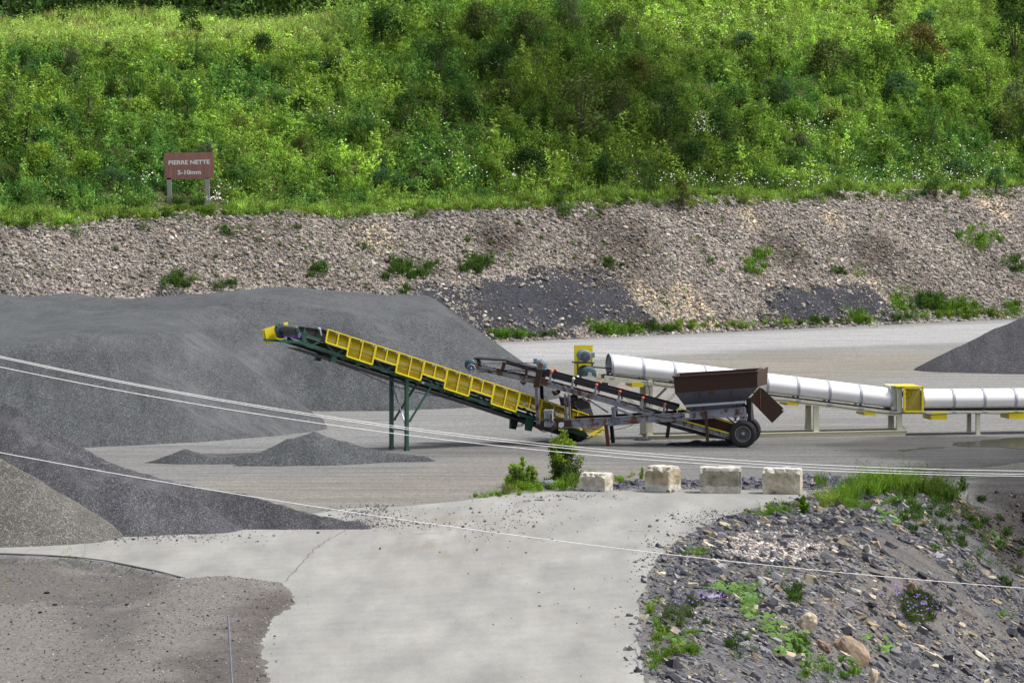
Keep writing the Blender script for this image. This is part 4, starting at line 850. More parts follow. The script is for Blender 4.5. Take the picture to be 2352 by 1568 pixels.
# weeds on the stony bank, its foot, and the yard
def weeds(label, spots, seed, name='weeds', protos=None, mat=None):
    """spots: (u, v, spread u, spread v, count, size m, colour)"""
    r = np.random.default_rng(seed); pos, sc_, t = [], [], []
    for (u, v, su, sv, k, sz, col) in spots:
        for _ in range(k):
            p_ = hit(u+r.normal()*su, v+r.normal()*sv); pos.append(p_[:]); sc_.append(sz*r.uniform(.6, 1.3)); t.append(np.array(col)*(1+r.normal()*.15))
    n = len(pos); pr = protos or UNDER
    stuff(name, label, scatter(pr, np.array(pos), rotm(r.uniform(0, 6.28, n), np.zeros(n), np.zeros(n)), np.array(sc_), np.array(t), r.integers(0, len(pr), n)), M['leaf'])
Gd, Gy_, Gb, Gg = (.085, .155, .04), (.22, .32, .06), (.16, .29, .05), (.15, .20, .09)
weeds('green weeds growing in patches on the stony bank', [(940, 625, 32, 10, 45, .75, Gd), (1100, 612, 26, 9, 30, .7, Gd), (735, 628, 12, 8, 14, .7, Gd), (410, 652, 20, 8, 20, .7, Gd), (505, 662, 14, 4, 10, .6, Gd), (440, 645, 10, 8, 5, .5, Gy_),
    (2250, 560, 24, 12, 28, .8, Gb), (1735, 608, 20, 9, 16, .7, Gb), (1935, 628, 10, 6, 8, .6, Gd), (1980, 625, 12, 8, 7, .5, Gb), (1630, 605, 10, 4, 4, .5, Gd), (1400, 612, 14, 6, 10, .6, Gd), (2330, 615, 20, 9, 16, .7, Gd), (60, 532, 6, 4, 4, .8, Gd), (132, 532, 6, 3, 3, .6, Gb), (175, 545, 4, 6, 3, .6, Gd),
    (840, 580, 20, 10, 8, .5, Gd), (1110, 560, 60, 25, 14, .4, Gd), (1290, 500, 4, 6, 4, .8, Gg), (1306, 500, 4, 6, 4, .8, Gd), (1365, 500, 8, 5, 4, .5, Gd), (960, 500, 14, 6, 10, .6, Gg), (1230, 470, 8, 4, 4, .5, Gg), (1505, 478, 8, 3, 4, .6, Gg), (520, 535, 20, 8, 10, .6, Gd), (670, 530, 60, 8, 12, .5, Gg), (330, 525, 12, 5, 5, .5, Gd),
    (600, 590, 500, 45, 70, .28, Gb), (1700, 560, 400, 50, 70, .3, Gb), (700, 560, 60, 25, 12, .4, Gg), (400, 600, 300, 40, 30, .3, Gg), (1440, 600, 100, 30, 12, .35, Gd)], 5)
weeds('ragged fringe of weeds hanging over the top edge of the stony bank', [(u, 505-u*.0245+random.uniform(-2, 6), 14, 5, 6, .55, random.choice([Gd, Gy_, Gb, Gg])) for u in range(0, 2352, 42)], 6)
weeds('green weeds in a ragged strip between the stony bank and the yard', [(1160, 776, 16, 4, 20, .7, Gb), (1200, 778, 12, 3, 10, .6, Gb), (1250, 775, 20, 3, 10, .45, Gd), (1380, 766, 14, 6, 18, .8, Gb), (1430, 766, 24, 4, 24, .7, Gb), (1500, 760, 30, 4, 26, .6, Gd), (1590, 755, 30, 4, 22, .5, Gy_), (1690, 752, 30, 3, 24, .45, Gy_), (1780, 748, 30, 3, 24, .5, Gy_), (1880, 745, 30, 3, 22, .5, Gd), (1985, 740, 22, 5, 26, .75, Gb), (2060, 735, 25, 4, 16, .6, Gd),
    (2070, 705, 12, 14, 16, .8, Gb), (2150, 700, 24, 12, 26, .9, Gd), (2210, 715, 24, 9, 28, .85, Gb), (2150, 728, 40, 5, 24, .6, Gy_), (2270, 728, 40, 4, 26, .6, Gy_), (2335, 715, 16, 8, 16, .7, Gb), (1520, 690, 20, 15, 6, .4, Gb), (925, 690, 8, 18, 10, .55, Gd), (1210, 700, 60, 40, 18, .3, Gb), (1400, 640, 20, 10, 8, .4, Gd), (1850, 690, 60, 20, 12, .28, Gb)], 7)
weeds('low green weeds and moss cushions along the top of the front right bank', [(1745, 1182, 14, 2, 22, .22, Gb), (1790, 1180, 16, 3, 22, .25, Gb), (1765, 1172, 10, 2, 14, .22, Gb), (1810, 1166, 20, 4, 22, .25, Gy_), (1960, 1163, 14, 5, 26, .3, Gb), (1925, 1160, 20, 3, 20, .3, Gy_), (2040, 1155, 14, 3, 12, .28, Gb), (1995, 1168, 10, 4, 14, .25, Gb), (2080, 1160, 8, 5, 8, .28, Gb), (1600, 1272, 12, 2, 16, .22, Gb),
    (1560, 1420, 22, 10, 36, .30, (.13, .17, .08)), (1590, 1395, 20, 5, 16, .25, (.12, .15, .08)), (1560, 1500, 20, 5, 18, .3, Gy_), (1530, 1510, 12, 6, 10, .3, Gb), (1590, 1505, 12, 4, 10, .3, Gb), (1595, 1462, 10, 3, 7, .3, Gb), (1500, 1405, 8, 12, 7, .3, Gy_), (1520, 1462, 10, 8, 9, .3, Gy_), (1510, 1440, 4, 16, 6, .3, Gb), (1500, 1530, 10, 16, 8, .3, Gb),
    (1830, 1380, 7, 8, 8, .35, Gd), (2090, 1380, 18, 8, 30, .35, (.10, .14, .06)), (2120, 1405, 22, 10, 40, .35, (.09, .13, .055)), (2105, 1420, 14, 8, 22, .3, (.12, .16, .06)), (1835, 1490, 16, 12, 14, .35, Gd), (1745, 1350, 30, 20, 8, .25, Gb), (1690, 1490, 12, 12, 10, .3, Gd), (2130, 1180, 30, 14, 24, .4, Gd), (2190, 1200, 40, 30, 34, .4, Gd), (2260, 1260, 40, 30, 34, .4, Gd), (2320, 1330, 25, 30, 16, .35, Gd), (1900, 1540, 40, 14, 16, .35, Gb)], 8)
weeds('tall bright green grass clumps on the crest of the front right bank', [(1900, 1150, 18, 8, 24, .35, Gy_), (1950, 1138, 24, 7, 26, .5, Gb), (2000, 1130, 24, 8, 26, .7, Gb), (2050, 1130, 26, 8, 26, .72, Gb), (2100, 1128, 24, 8, 26, .75, (.12, .20, .04)), (2150, 1135, 20, 8, 24, .65, (.10, .16, .04)), (2170, 1150, 16, 9, 20, .6, Gd)], 9, 'tall_grass', [UNDER[3], UNDER[4], UNDER[5], spires(150, 61, 1.2, .35, 7, .07), spires(140, 62, 1.0, .4, 8, .08), tuft(120, 63, .9, .35, .012, .25)])
# round leaved coltsfoot
r = np.random.default_rng(5); P = []
for (u, v, su, sv, k) in ((1700, 1365, 14, 9, 95), (1660, 1352, 18, 5, 40), (1720, 1390, 10, 10, 60), (1722, 1405, 8, 12, 60), (1770, 1450, 16, 12, 60), (1820, 1480, 14, 10, 50), (1845, 1500, 8, 20, 30), (1790, 1500, 10, 6, 18), (1555, 1478, 10, 4, 22), (2040, 1190, 14, 9, 40), (2055, 1205, 8, 5, 14), (2035, 1495, 12, 10, 28), (2150, 1260, 8, 5, 8), (1990, 1472, 8, 5, 8), (2310, 1418, 8, 5, 14), (2290, 1240, 12, 8, 14), (1960, 1525, 10, 5, 12)):
    P += [hit(u+r.normal()*su, v+r.normal()*sv)[:] for _ in range(k)]
P = np.array(P); n = len(P); a = np.arange(6)/6*2*math.pi; hexl = dict(v=np.stack([np.cos(a), np.sin(a), .15*np.cos(2*a)], 1), f=np.array([[0, 1, 2, 3], [0, 3, 4, 5]]), c=np.ones((6, 3)))
stuff('coltsfoot', 'pale green round leaved plants trailing down the front right bank', scatter([hexl], P+np.array((0, 0, .10))+r.normal(size=(n, 3))*.03, rotm(r.uniform(0, 6.3, n), .35+r.normal(size=n)*.3, r.normal(size=n)*.3), .075*(.6+.7*r.random(n)), np.tile(np.array((.17, .29, .09)), (n, 1))*(1+r.normal(size=(n, 1))*.15), np.zeros(n, int)), M['leaf'])
P = []
for (u, v, su, sv, k) in ((2100, 1390, 28, 14, 45), (2130, 1410, 20, 10, 30), (2055, 1362, 10, 4, 10), (1640, 1385, 16, 4, 20), (1570, 1400, 16, 6, 10)):
    P += [hit(u+r.normal()*su, v+r.normal()*sv)[:] for _ in range(k)]
P = np.array(P); n = len(P)
stuff('wildflowers', 'small purple flowers on the front right bank', scatter([disc()], P+np.array((0, 0, .22))+r.normal(size=(n, 3))*.05, rotm(r.uniform(0, 6.3, n), .8+r.normal(size=n)*.3, 0*P[:, 0]), .022+.01*r.random(n), np.tile(np.array((.30, .16, .60)), (n, 1)), np.zeros(n, int)), M['flower'])

# roadside shrubs
def near_shrub(u, v, hp, wpx, spiresn, label, col, seed, leaf=.07, name='shrub', per=330):
    p_ = hit(u, v); k_ = F/p_.y; h = hp/k_; w = wpx/k_/2; r = np.random.default_rng(seed)
    root = empty(name, p_, label, 'shrub'); A = []; mb = MB()
    for j in range(spiresn):
        a = r.uniform(0, 6.28); q = w*r.random()**.6; hh = h*(1.0-.5*(q/w)**1.5)*(.85+.15*r.random()) if j else h; q = q if j else w*.1
        tip = np.array((math.cos(a)*q, math.sin(a)*q, hh)); n = int(per*hh/h); t = r.random(n)**.85; base = np.array((0, 0, 0))
        bx = base[None]*(1-t[:, None])+tip[None]*t[:, None]; bx[:, :2] = tip[:2]*(t[:, None]**.6)
        P = bx+r.normal(size=(n, 3))*np.array((.13, .13, .05))*h/1.85*(1.0-.5*t[:, None]); P[:, 2] = np.abs(P[:, 2])
        cc = jcol(n, r, col, .25); tipc = (t > .82)[:, None]; cc = cc*np.where(tipc, np.array((2.0, 1.8, 1.1)), 1)
        A.append(leaves(P, leaf*(.7+.6*r.random(n)), cc, r, .5, .3, .25))
        mb.tube([p_, p_+Vector((tip[0]*.6, tip[1]*.6, tip[2]*.4)), p_+Vector(tip*.95)], [.02, .012, .004], 5)
    d_ = join(*A); link(bpy.data.objects.new('foliage', fast_mesh('foliage', d_['v'], d_['f'], d_['c'], M['leaf'])), root); mb.build('stem', M['bark'], root)
    return root
near_shrub(1290, 1112, 128, 92, 24, 'tall green roadside shrub standing in front of the green conveyor tail', (.12, .185, .045), 3, .085, per=380)
near_shrub(1196, 1120, 72, 84, 17, 'shorter roadside shrub with two upright spikes left of the tall shrub', (.13, .21, .045), 4, .08, per=240)
near_shrub(1846, 1180, 44, 36, 12, 'small dense bright green shrub at the rim of the front right bank', (.09, .20, .025), 5, .05, per=260)
near_shrub(2212, 1128, 38, 30, 8, 'small dark green shrub at the yard edge near the right puddle', (.06, .14, .03), 6, .05, per=160)
near_shrub(1540, 1104, 38, 52, 9, 'thin pale green weed growing behind the second concrete block', (.14, .24, .05), 7, .045, per=90)
near_shrub(1474, 1100, 32, 22, 6, 'thin pale green weed left of the second concrete block', (.14, .24, .05), 8, .045, per=90)
weeds('green weeds at the roadside beneath the two shrubs', [(1200, 1122, 22, 5, 34, .4, Gb), (1240, 1126, 18, 4, 24, .32, Gb), (1310, 1112, 14, 6, 30, .5, Gd), (1290, 1118, 16, 5, 20, .4, Gb), (1262, 1118, 10, 3, 6, .25, Gd), (1150, 1138, 24, 2, 20, .2, Gb), (1170, 1132, 10, 4, 8, .35, Gg), (1100, 1143, 16, 1.5, 10, .15, Gb), (1425, 1110, 12, 4, 10, .25, Gb), (1420, 1100, 6, 3, 5, .2, Gb), (1360, 1092, 4, 4, 2, .3, Gy_), (1450, 1098, 4, 4, 3, .3, Gy_)], 10)
weeds('spindly yellow green weeds on the paving edge at bottom left', [(8, 1320, 5, 8, 3, .5, Gy_), (155, 1285, 4, 3, 3, .55, Gy_), (192, 1300, 4, 4, 3, .5, Gy_), (12, 1350, 5, 5, 3, .5, Gy_), (242, 1370, 5, 5, 2, .3, Gy_)], 12, 'weeds', [spires(60, 91, 1.2, .12, 3, .07), spires(50, 92, 1.0, .1, 2, .06)])

weeds('low grass and weeds round the feet of the brown sign posts', [(395, 486, 14, 3, 12, .42, Gy_), (425, 487, 14, 3, 12, .42, Gb), (455, 488, 14, 3, 12, .42, Gy_), (480, 489, 12, 3, 10, .42, Gb), (430, 470, 26, 3, 14, .6, Gd)], 14, protos=[UNDER[1], UNDER[7], UNDER[5], UNDER[6]])
# ---------------------------------------------------------------- green conveyor with yellow guards
f = Fr(932, 1035, 34); W = 1.05; gx = f.k
root = empty('conveyor', f.o, 'green framed conveyor with yellow mesh guards rising left over the grey stockpile', 'conveyor')
bot = lambda u: 785+.3262*(u-686)
mb = MB()
for sh in (0, W):
    f.bar(mb, (640, 783), (688, 786), 5.5, .07, 0, sh); f.bar(mb, (686, 785.5), (1343, 1000), 6.5, .07, 0, sh)
    f.bar(mb, (697, 767), (1330, bot(1330)-21), 5, .06, 0, sh)
    u = 713.0
    while u < 1310:
        f.bar(mb, (u, bot(u)), (min(u+28, 1330), bot(u+28)-21), 3.2, .05, 0, sh); f.bar(mb, (u, bot(u)), (u-28, bot(u-28)-21), 3.2, .05, 0, sh); u += 57
    f.bar(mb, (698, 765), (696, 789), 6, .08, 0, sh)
for u in np.arange(713, 1310, 57): mb.beam(f.P(u, bot(u)), f.P(u, bot(u))+f.n*W, .06, .06, Vector((0, 0, 1)))
for u in np.arange(713, 1250, 57): mb.beam(f.P(u, bot(u)), f.P(u+57, bot(u+57))+f.n*W, .05, .05, Vector((0, 0, 1)))
f.prism(mb, [(693, 770), (700, 752), (705, 765), (702, 790), (694, 788)], -.03, .03)
mb.build('frame', M['green'], root)
# belt: troughed carry side and flat return side
mb = MB(); rows_ = []
def trough(mb, a, b, w0, w1, dep, th=.03, d=0):
    A, B = f.P(*a, d), f.P(*b, d); prof = [(w0, 0), (w0+.25*(w1-w0), -dep), (w0+.75*(w1-w0), -dep), (w1, 0)]
    vs = [A+f.n*q+Vector((0, 0, z)) for q, z in prof]+[B+f.n*q+Vector((0, 0, z)) for q, z in prof]; vs += [v-Vector((0, 0, th)) for v in vs]
    fs = [(i, i+1, i+5, i+4) for i in range(3)]+[(i+8, i+12, i+13, i+9) for i in range(3)]+[(0, 4, 12, 8), (3, 11, 15, 7), (0, 8, 9, 1), (1, 9, 10, 2), (2, 10, 11, 3), (4, 5, 13, 12), (5, 6, 14, 13), (6, 7, 15, 14)]
    mb.add(vs, fs)
trough(mb, (748, 757), (1335, 949), .1, W-.1, .14); trough(mb, (688, 749), (748, 757), .1, W-.1, .06)
mb.prism([f.P(690, 750)+f.n*.14, f.P(752, 759)+f.n*.14, f.P(752, 782)+f.n*.14, f.P(722, 772)+f.n*.14, f.P(695, 764)+f.n*.14], f.n*.02)
A, B = f.P(690, 772), f.P(1335, 990)
mb.beam(A+f.n*W/2-Vector((0, 0, .02)), B+f.n*W/2-Vector((0, 0, .02)), W-.2, .02, f.n)
mb.beam(A+f.n*W/2-Vector((0, 0, .45)), B+f.n*W/2-Vector((0, 0, .3)), W-.2, .02, f.n)
mb.build('belt', M['belt'], root)
mb = MB(); c = f.P(683, 757); mb.lathe(c, f.n, [(.05, .0), (.05, .12), (.08, .135), (W-.05, .135), (W-.02, .12), (W-.02, 0)], 28); o = mb.build('head_pulley', M['beltgrey'], root)
mb = MB(); mb.lathe(c, f.n, [(-.02, 0), (-.02, .05), (.06, .05), (.06, .11), (.045, .11), (.045, 0)], 20); mb.beam(c-f.n*.04, c+f.n*.02, .12, .16, f.a); mb.build('bearing', M['green'], o)
mb = MB(); c2 = f.P(684, 767); mb.lathe(c2, f.n, [(.05, 0), (.05, .07), (W-.1, .07), (W-.1, 0)], 16); mb.build('snub_pulley', M['beltgrey'], root)
mb = MB(); q = f.P(686, 774); mb.beam(q-f.n*.05, q+f.n*(W), .05, .07, Vector((0, 0, 1))); mb.beam(q-f.n*.05+Vector((0, 0, .08)), q+f.n*.02+Vector((0, 0, .08)), .1, .1, f.a); mb.build('belt_scraper', M['purple'], root)
mb = MB(); g = c+f.n*(W+.12)+Vector((0, 0, -.04)); mb.lathe(g, f.n, [(-.10, 0), (-.10, .1), (-.06, .13), (-.06, .20), (.02, .22), (.10, .22), (.16, .16), (.16, 0)], 20, False)
for k in range(10): a = k*.628; q = g+f.a*math.cos(a)*.21+Vector((0, 0, math.sin(a)*.21)); mb.lathe(q, f.n, [(-.05, 0), (-.05, .028), (.09, .028), (.09, 0)], 6)
mb.lathe(g+Vector((0, 0, -.16)), f.n, [(-.06, 0), (-.06, .17), (.10, .17), (.10, 0)], 18); mb.build('gearbox', M['teal'], root)
mb = MB(); f.prism(mb, [(602.7, 757.4), (661.3, 739.5), (662.5, 760), (650, 779), (613.8, 788.3), (607, 786)], 1.45, 1.49); f.prism(mb, [(607, 756), (619, 752), (622, 786), (614, 788)], 1.40, 1.44); mb.build('guard_plate', M['yellow'], root)
# side guards: bent yellow frames with mesh
top = lambda u: 756+.3277*(u-753); xs = [753, 804.4, 864, 917, 975, 1028.2, 1085, 1136, 1194, 1246, 1303.5, 1352]
for i in range(11):
    u0, u1 = xs[i]+.6, xs[i+1]-.6; hgt = 29 if i % 2 == 0 else 44.5; dx = -.205*hgt; dd = -.16
    c4 = [(u0, top(u0)), (u1, top(u1)), (u1+dx, top(u1)+hgt), (u0+dx, top(u0)+hgt)]
    mb = MB()
    for a_, b_, h_ in ((c4[0], c4[1], 2.4), (c4[3], c4[2], 3.4), (c4[0], c4[3], 3.2), (c4[1], c4[2], 3.2)): f.bar(mb, a_, b_, h_, .05, dd)
    um = (u0+u1)/2; f.bar(mb, (um, top(um)), (um+dx, top(um)+hgt), 2.4, .04, dd); f.bar(mb, c4[0], c4[1], 1.5, .12, dd, .06)
    fr_ = mb.build('guard_frame', M['yellow'], root)
    mb = MB(); f.prism(mb, [(u0+.8, top(u0)+1), (u1-.8, top(u1)+1), (u1+dx-.8, top(u1)+hgt-1), (u0+dx+.8, top(u0)+hgt-1)], dd+.026, dd+.032); mb.build('guard_mesh', M['mesh'], fr_)
# idlers seen through the guards and near the head
for u in [735]+list(np.arange(776, 1320, 27.5)):
    v = top(u)+(4 if u > 745 else 4); mb = MB(); q0 = f.P(u, v+1); mb.lathe(q0+f.n*.02, f.n, [(0, 0), (0, .055), (.1, .055), (.1, 0)], 10); f.bar(mb, (u, v+2), (u+3, v+16), 3.2, .05, 0); mb.build('idler', M['ring'], root)
    if u > 760 and int(u/27.5) % 2 == 0: mb = MB(); f.bar(mb, (u-8, v+17), (u+5, v+21.5), 5, .04, -.05); mb.build('label_plate', M['lgrey'], root)
# hangers, support legs
mb = MB()
for sh in (0, W): mb.prism([f.P(765, 811)+f.n*(sh-.02), f.P(774, 813)+f.n*(sh-.02), f.P(771, 833)+f.n*(sh-.02), f.P(758.5, 831)+f.n*(sh-.02)], f.n*.12)
mb.beam(f.P(768, 820), f.P(768, 820)+f.n*W, .08, .08, Vector((0, 0, 1)))
f.prism(mb, [(817, 829), (828, 832), (827, 840), (818, 838)], -.02, .06)
for sh in (0, W): mb.prism([f.P(1210, 958)+f.n*sh, f.P(1228, 965)+f.n*sh, f.P(1221, 990)+f.n*sh, f.P(1209, 988)+f.n*sh], f.n*.12)
mb.build('hanger_bracket', M['green'], root)
for sh in (0, W):
    mb = MB(); f.bar(mb, (934, 866), (934, 1033), 8, .12, 0, sh); mb.beam(f.P(934, 1032)+f.n*(sh-.08), f.P(934, 1032)+f.n*(sh+.08), .16, .1, f.a); mb.build('leg', M['green'], root)
    mb = MB(); mb.tube([f.P(991, 886)+f.n*sh, f.P(940, 968)+f.n*sh], .045, 8); mb.beam(f.P(944, 966)+f.n*sh, f.P(935, 968)+f.n*sh, .06, .06, f.n); mb.build('brace', M['green'], root)
mb = MB()
for v in (878, 988): mb.beam(f.P(934, v), f.P(934, v)+f.n*W, .06, .07, Vector((0, 0, 1)))
mb.beam(f.P(934, 981), f.P(934, 884)+f.n*W, .04, .05, Vector((0, 0, 1))); mb.build('cross_brace', M['galv'], root)
mb = MB(); f.prism(mb, [(936, 1035), (972, 1037), (973, 1042), (957, 1041)], -.1, .15); mb.build('foot_plate', M['green'], root)
mb = MB(); mb.tube([f.P(*q, .3) for q in ((779, 835), (820, 851), (860, 869), (887, 881), (915, 890), (943, 897), (980, 906), (1020, 911), (1050, 909))], .014, 5); mb.build('cable', M['black'], root)
mb = MB()
for k in range(4): mb.tube([f.P(1252+math.cos(a)*(11+k), 979+math.sin(a)*(6+k*1.3)+k, 0)-Vector((0, 0, 0)) for a in np.linspace(0, 6.28, 16)], .012, 5)
for k in range(3): mb.tube([f.P(1200+math.cos(a)*(10+k)-8, 970+math.sin(a)*(5+k*1.3)+k, .2) for a in np.linspace(0, 6.28, 16)], .012, 5)
mb.build('cable_coil', M['black'], root)
# receiving hopper at the tail
mb = MB(); f.prism(mb, [(1316, 914), (1352, 918), (1364, 955), (1330, 950)], .05, W-.05); mb.build('rubber_skirt', M['dgrey'], root)
mb = MB(); f.prism(mb, [(1318, 917), (1340, 912), (1357, 926), (1352, 934), (1322, 934)], .03, W-.03); mb.build('feed_chute', M['stockf'], root)
mb = MB(); f.prism(mb, [(1312, 942), (1350, 953), (1346, 985), (1316, 976)], -.16, -.13); f.prism(mb, [(1336, 976), (1386, 974), (1380, 995), (1362, 998), (1340, 991)], -.12, -.1); mb.build('tail_guard', M['mesh'], root)
mb = MB()
for a_, b_ in (((1314, 979), (1336, 987)), ((1352, 1000), (1387, 982)), ((1385, 972), (1381, 996)), ((1334, 978), (1387, 973)), ((1360, 999), (1382, 995))): f.bar(mb, a_, b_, 4, .05, -.17)
mb.build('tail_guard_frame', M['yellow'], root)
mb = MB(); mb.lathe(f.P(1338, 1001)+Vector((0, 0, .02)), f.n, [(.05, 0), (.05, .24), (W-.05, .24), (W-.05, 0)], 24); mb.build('tail_pulley', M['black'], root)
mb = MB(); f.prism(mb, [(1300, 975), (1345, 990), (1352, 1003), (1330, 1000), (1290, 984)], -.04, 0); mb.build('tail_plate', M['green'], root)
def letters(txt, loc, size, xdir, ydir, mat, parent, off=.012, ext=.004, name='lettering', align='CENTER', sx=1.0):
    cu = bpy.data.curves.new('t', 'FONT'); cu.body = txt; cu.size = size; cu.align_x = align; cu.extrude = ext; cu.offset = off*size
    t_ = bpy.data.objects.new('t', cu); sc.collection.objects.link(t_); dg_ = bpy.context.evaluated_depsgraph_get(); me = bpy.data.meshes.new_from_object(t_.evaluated_get(dg_)); me.name = name
    bpy.data.objects.remove(t_); xd = Vector(xdir).normalized(); yd = Vector(ydir).normalized(); zd = xd.cross(yd); L = root_loc(parent)
    for v in me.vertices: v.co = Vector(loc)-L+xd*v.co.x*sx+yd*v.co.y+zd*v.co.z
    me.materials.clear(); me.materials.append(mat); return link(bpy.data.objects.new(name, me), parent)
sl_ = (f.P(1000, bot(1000))-f.P(960, bot(960))).normalized()
letters('GR', f.P(973, bot(973)-5, -.045), .13, sl_, sl_.cross(-f.n)*-1 if sl_.cross(f.n).z < 0 else sl_.cross(f.n)*-1, M['wsign'], root, .04) if False else letters('GR', f.P(971, bot(971)+2.3, -.045), .10, sl_, f.n.cross(sl_)*(-1 if f.n.cross(sl_).z < 0 else 1), M['wsign'], root, .04)

# ---------------------------------------------------------------- old grey mobile hopper conveyor
f = Fr(1706, 1027.5, -8); W = 1.75; k = f.k
root = empty('mobile_hopper', f.o, 'old rusty grey mobile conveyor with a brown hopper on two truck tyres', 'hopper conveyor')
c3 = lambda x, y: (1292.1+x*.24074, 769.4+y*.24074); c2 = lambda x, y: (1045.2+x*.18518, 769.4+y*.18518)
IW = 1.05; I0 = .15
mb = MB()
for sh in (I0, I0+IW):
    f.bar(mb, (1088, 845), (1232, 876), 10, .06, 0, sh, True); f.bar(mb, (1230, 875.5), (1500, 952), 11, .07, 0, sh, True)
for u, v in ((1128, 853), (1200, 869), (1290, 893), (1380, 918), (1470, 944)): mb.beam(f.P(u, v)+f.n*I0, f.P(u, v)+f.n*(I0+IW), .06, .08, Vector((0, 0, 1)))
f.bar(mb, c2(1640, 800), c3(430, 740), 4, .06, 0, I0); f.bar(mb, c2(1950, 900), c2(2200, 1000), 5, .06, 0, I0); f.bar(mb, c2(800, 575), c2(870, 600), 6, .06, 0, I0)
mb.build('boom', M['rustgrey'], root)
mb = MB()
def belt(pts, th, d0, d1, col=None):
    for a_, b_ in zip(pts[:-1], pts[1:]): mb.beam(f.P(*a_)+f.n*(d0+d1)/2, f.P(*b_)+f.n*(d0+d1)/2, d1-d0, th/k, f.n)
belt([(1086, 823.5), (1160, 828.5), (1231, 849)], 3.5, I0+.05, I0+IW-.05)
belt([(1092, 850), (1240, 884), (1480, 940), (1540, 957)], 2, I0+.1, I0+IW-.1)
for w0, w1 in ((I0-.02, I0+.03), (I0+IW-.03, I0+IW+.02)): belt([(1231, 853), (1553, 938)], 12, w0, w1)
belt([(1160, 833), (1231, 853)], 6, I0, I0+.06)
for a_, b_ in (((1231, 848.5), (1553, 935)),):
    A, B = f.P(*a_), f.P(*b_); mb.beam(A+f.n*(I0+IW/2)-Vector((0, 0, .1)), B+f.n*(I0+IW/2)-Vector((0, 0, .1)), IW*.5, .03, f.n)
mb.build('belt', M['belt'], root)
mb = MB(); c = f.P(1083, 836)+f.n*I0; mb.lathe(c, f.n, [(0, 0), (0, .2), (IW, .2), (IW, 0)], 24); mb.build('head_pulley', M['beltgrey'], root)
mb = MB(); mb.lathe(f.P(1079, 838)+f.n*(I0-.05), f.n, [(-.05, 0), (-.05, .19), (0, .22), (.1, .22), (.1, 0)], 24); mb.build('pulley_housing', M['teal'], root)
mb = MB(); c = f.P(1082.2, 846.3)-f.n*.02
mb.lathe(c, f.n, [(0, .135), (0, .165), (.07, .165), (.07, .135), (0, .135)], 32); mb.lathe(c, f.n, [(-.02, 0), (-.02, .04), (.09, .04), (.09, 0)], 12)
for j in range(6): a = j*math.pi/3+.3; dv = f.a*math.cos(a)+Vector((0, 0, math.sin(a))); mb.beam(c+f.n*.035+dv*.03, c+f.n*.035+dv*.14, .03, .035, f.n)
mb.build('drive_sheave', M['ring'], root)
mb = MB(); c = f.P(1242.5, 836)+f.n*.05
mb.lathe(c, f.n, [(-.02, 0), (-.02, .06), (.02, .07), (.02, .15), (.06, .185), (.5, .185), (.56, .12), (.56, 0)], 24)
for j in range(14): a = j*2*math.pi/14; dv = f.a*math.cos(a)+Vector((0, 0, math.sin(a))); mb.beam(c+f.n*.08+dv*.19, c+f.n*.48+dv*.19, .012, .03, dv)
mb.beam(c+Vector((0, 0, -.19)), c+f.n*.5+Vector((0, 0, -.19)), .3, .05, f.a); m_ = mb.build('motor', M['blue'], root)
mb = MB(); mb.lathe(c, f.n, [(-.06, 0), (-.06, .085), (-.02, .085), (-.02, .05), (0, .05)], 20); mb.build('shaft_sheave', M['rustlight'], m_)
mb = MB(); q = c-f.a*.23+Vector((0, 0, .1)); mb.beam(q+f.n*.03, q+f.n*.25, .14, .2, f.a); mb.build('junction_box', M['blue'], m_)
mb = MB(); mb.tube([f.P(*c2(1020, 342)), f.P(*c2(620, 350)), f.P(*c2(215, 354))], .012, 5); mb.build('drive_belt', M['black'], root); mb = MB(); mb.tube([f.P(*c2(1010, 395)), f.P(*c2(880, 420)), f.P(*c2(560, 440)), f.P(*c2(260, 462))], .014, 5); mb.build('drive_belt', M['black'], root)
mb = MB(); f.bar(mb, c2(610, 335), c2(590, 425), 8, .1, 0, I0-.1); mb.build('roller_bracket', M['rust'], root); mb = MB(); f.bar(mb, c2(885, 405), c2(880, 490), 6, .08, 0, I0-.1); mb.build('roller_bracket', M['rust'], root); mb = MB(); f.prism(mb, [c2(800, 575), c2(885, 590), c2(845, 625)], I0-.08, I0-.02); mb.build('roller_bracket', M['rust'], root)
mb = MB(); f.bar(mb, c2(650, 445), c2(1000, 445), 4, .06, I0-.05); f.bar(mb, c2(330, 395), c2(470, 430), 6, .05, I0-.05); mb.build('belt_tensioner', M['rustgrey'], root)
# idlers
for i, (u, v) in enumerate(((1266, 856), (1316.5, 872), (1369.5, 886), (1423, 901.5), (1476, 916), (1526.8, 930.7))):
    mb = MB(); q = f.P(u, v-2); mb.lathe(q+f.n*(I0-.12), f.n, [(0, 0), (0, .05), (.1, .06), (.14, 0)], 12); mb.build('idler_roller', M['wsign'] if i == 1 else M['red'], root)
    mb = MB(); mb.lathe(q+f.n*(I0+IW+.02), f.n, [(0, 0), (0, .05), (.1, .06), (.14, 0)], 12); o = mb.build('idler_roller', M['wsign'] if i == 1 else M['red'], root)
    mb = MB(); f.bar(mb, (u, v), (u-3.5, v+20), 5, .05, 0, I0+IW+.05); mb.build('idler_bracket', M['grey'], root); mb = MB(); f.bar(mb, (u, v), (u-3.5, v+20), 5, .05, I0-.09); f.bar(mb, (u-7, v+18), (u+1, v+20.5), 3, .08, I0-.09); mb.build('idler_bracket', M['grey'], root)
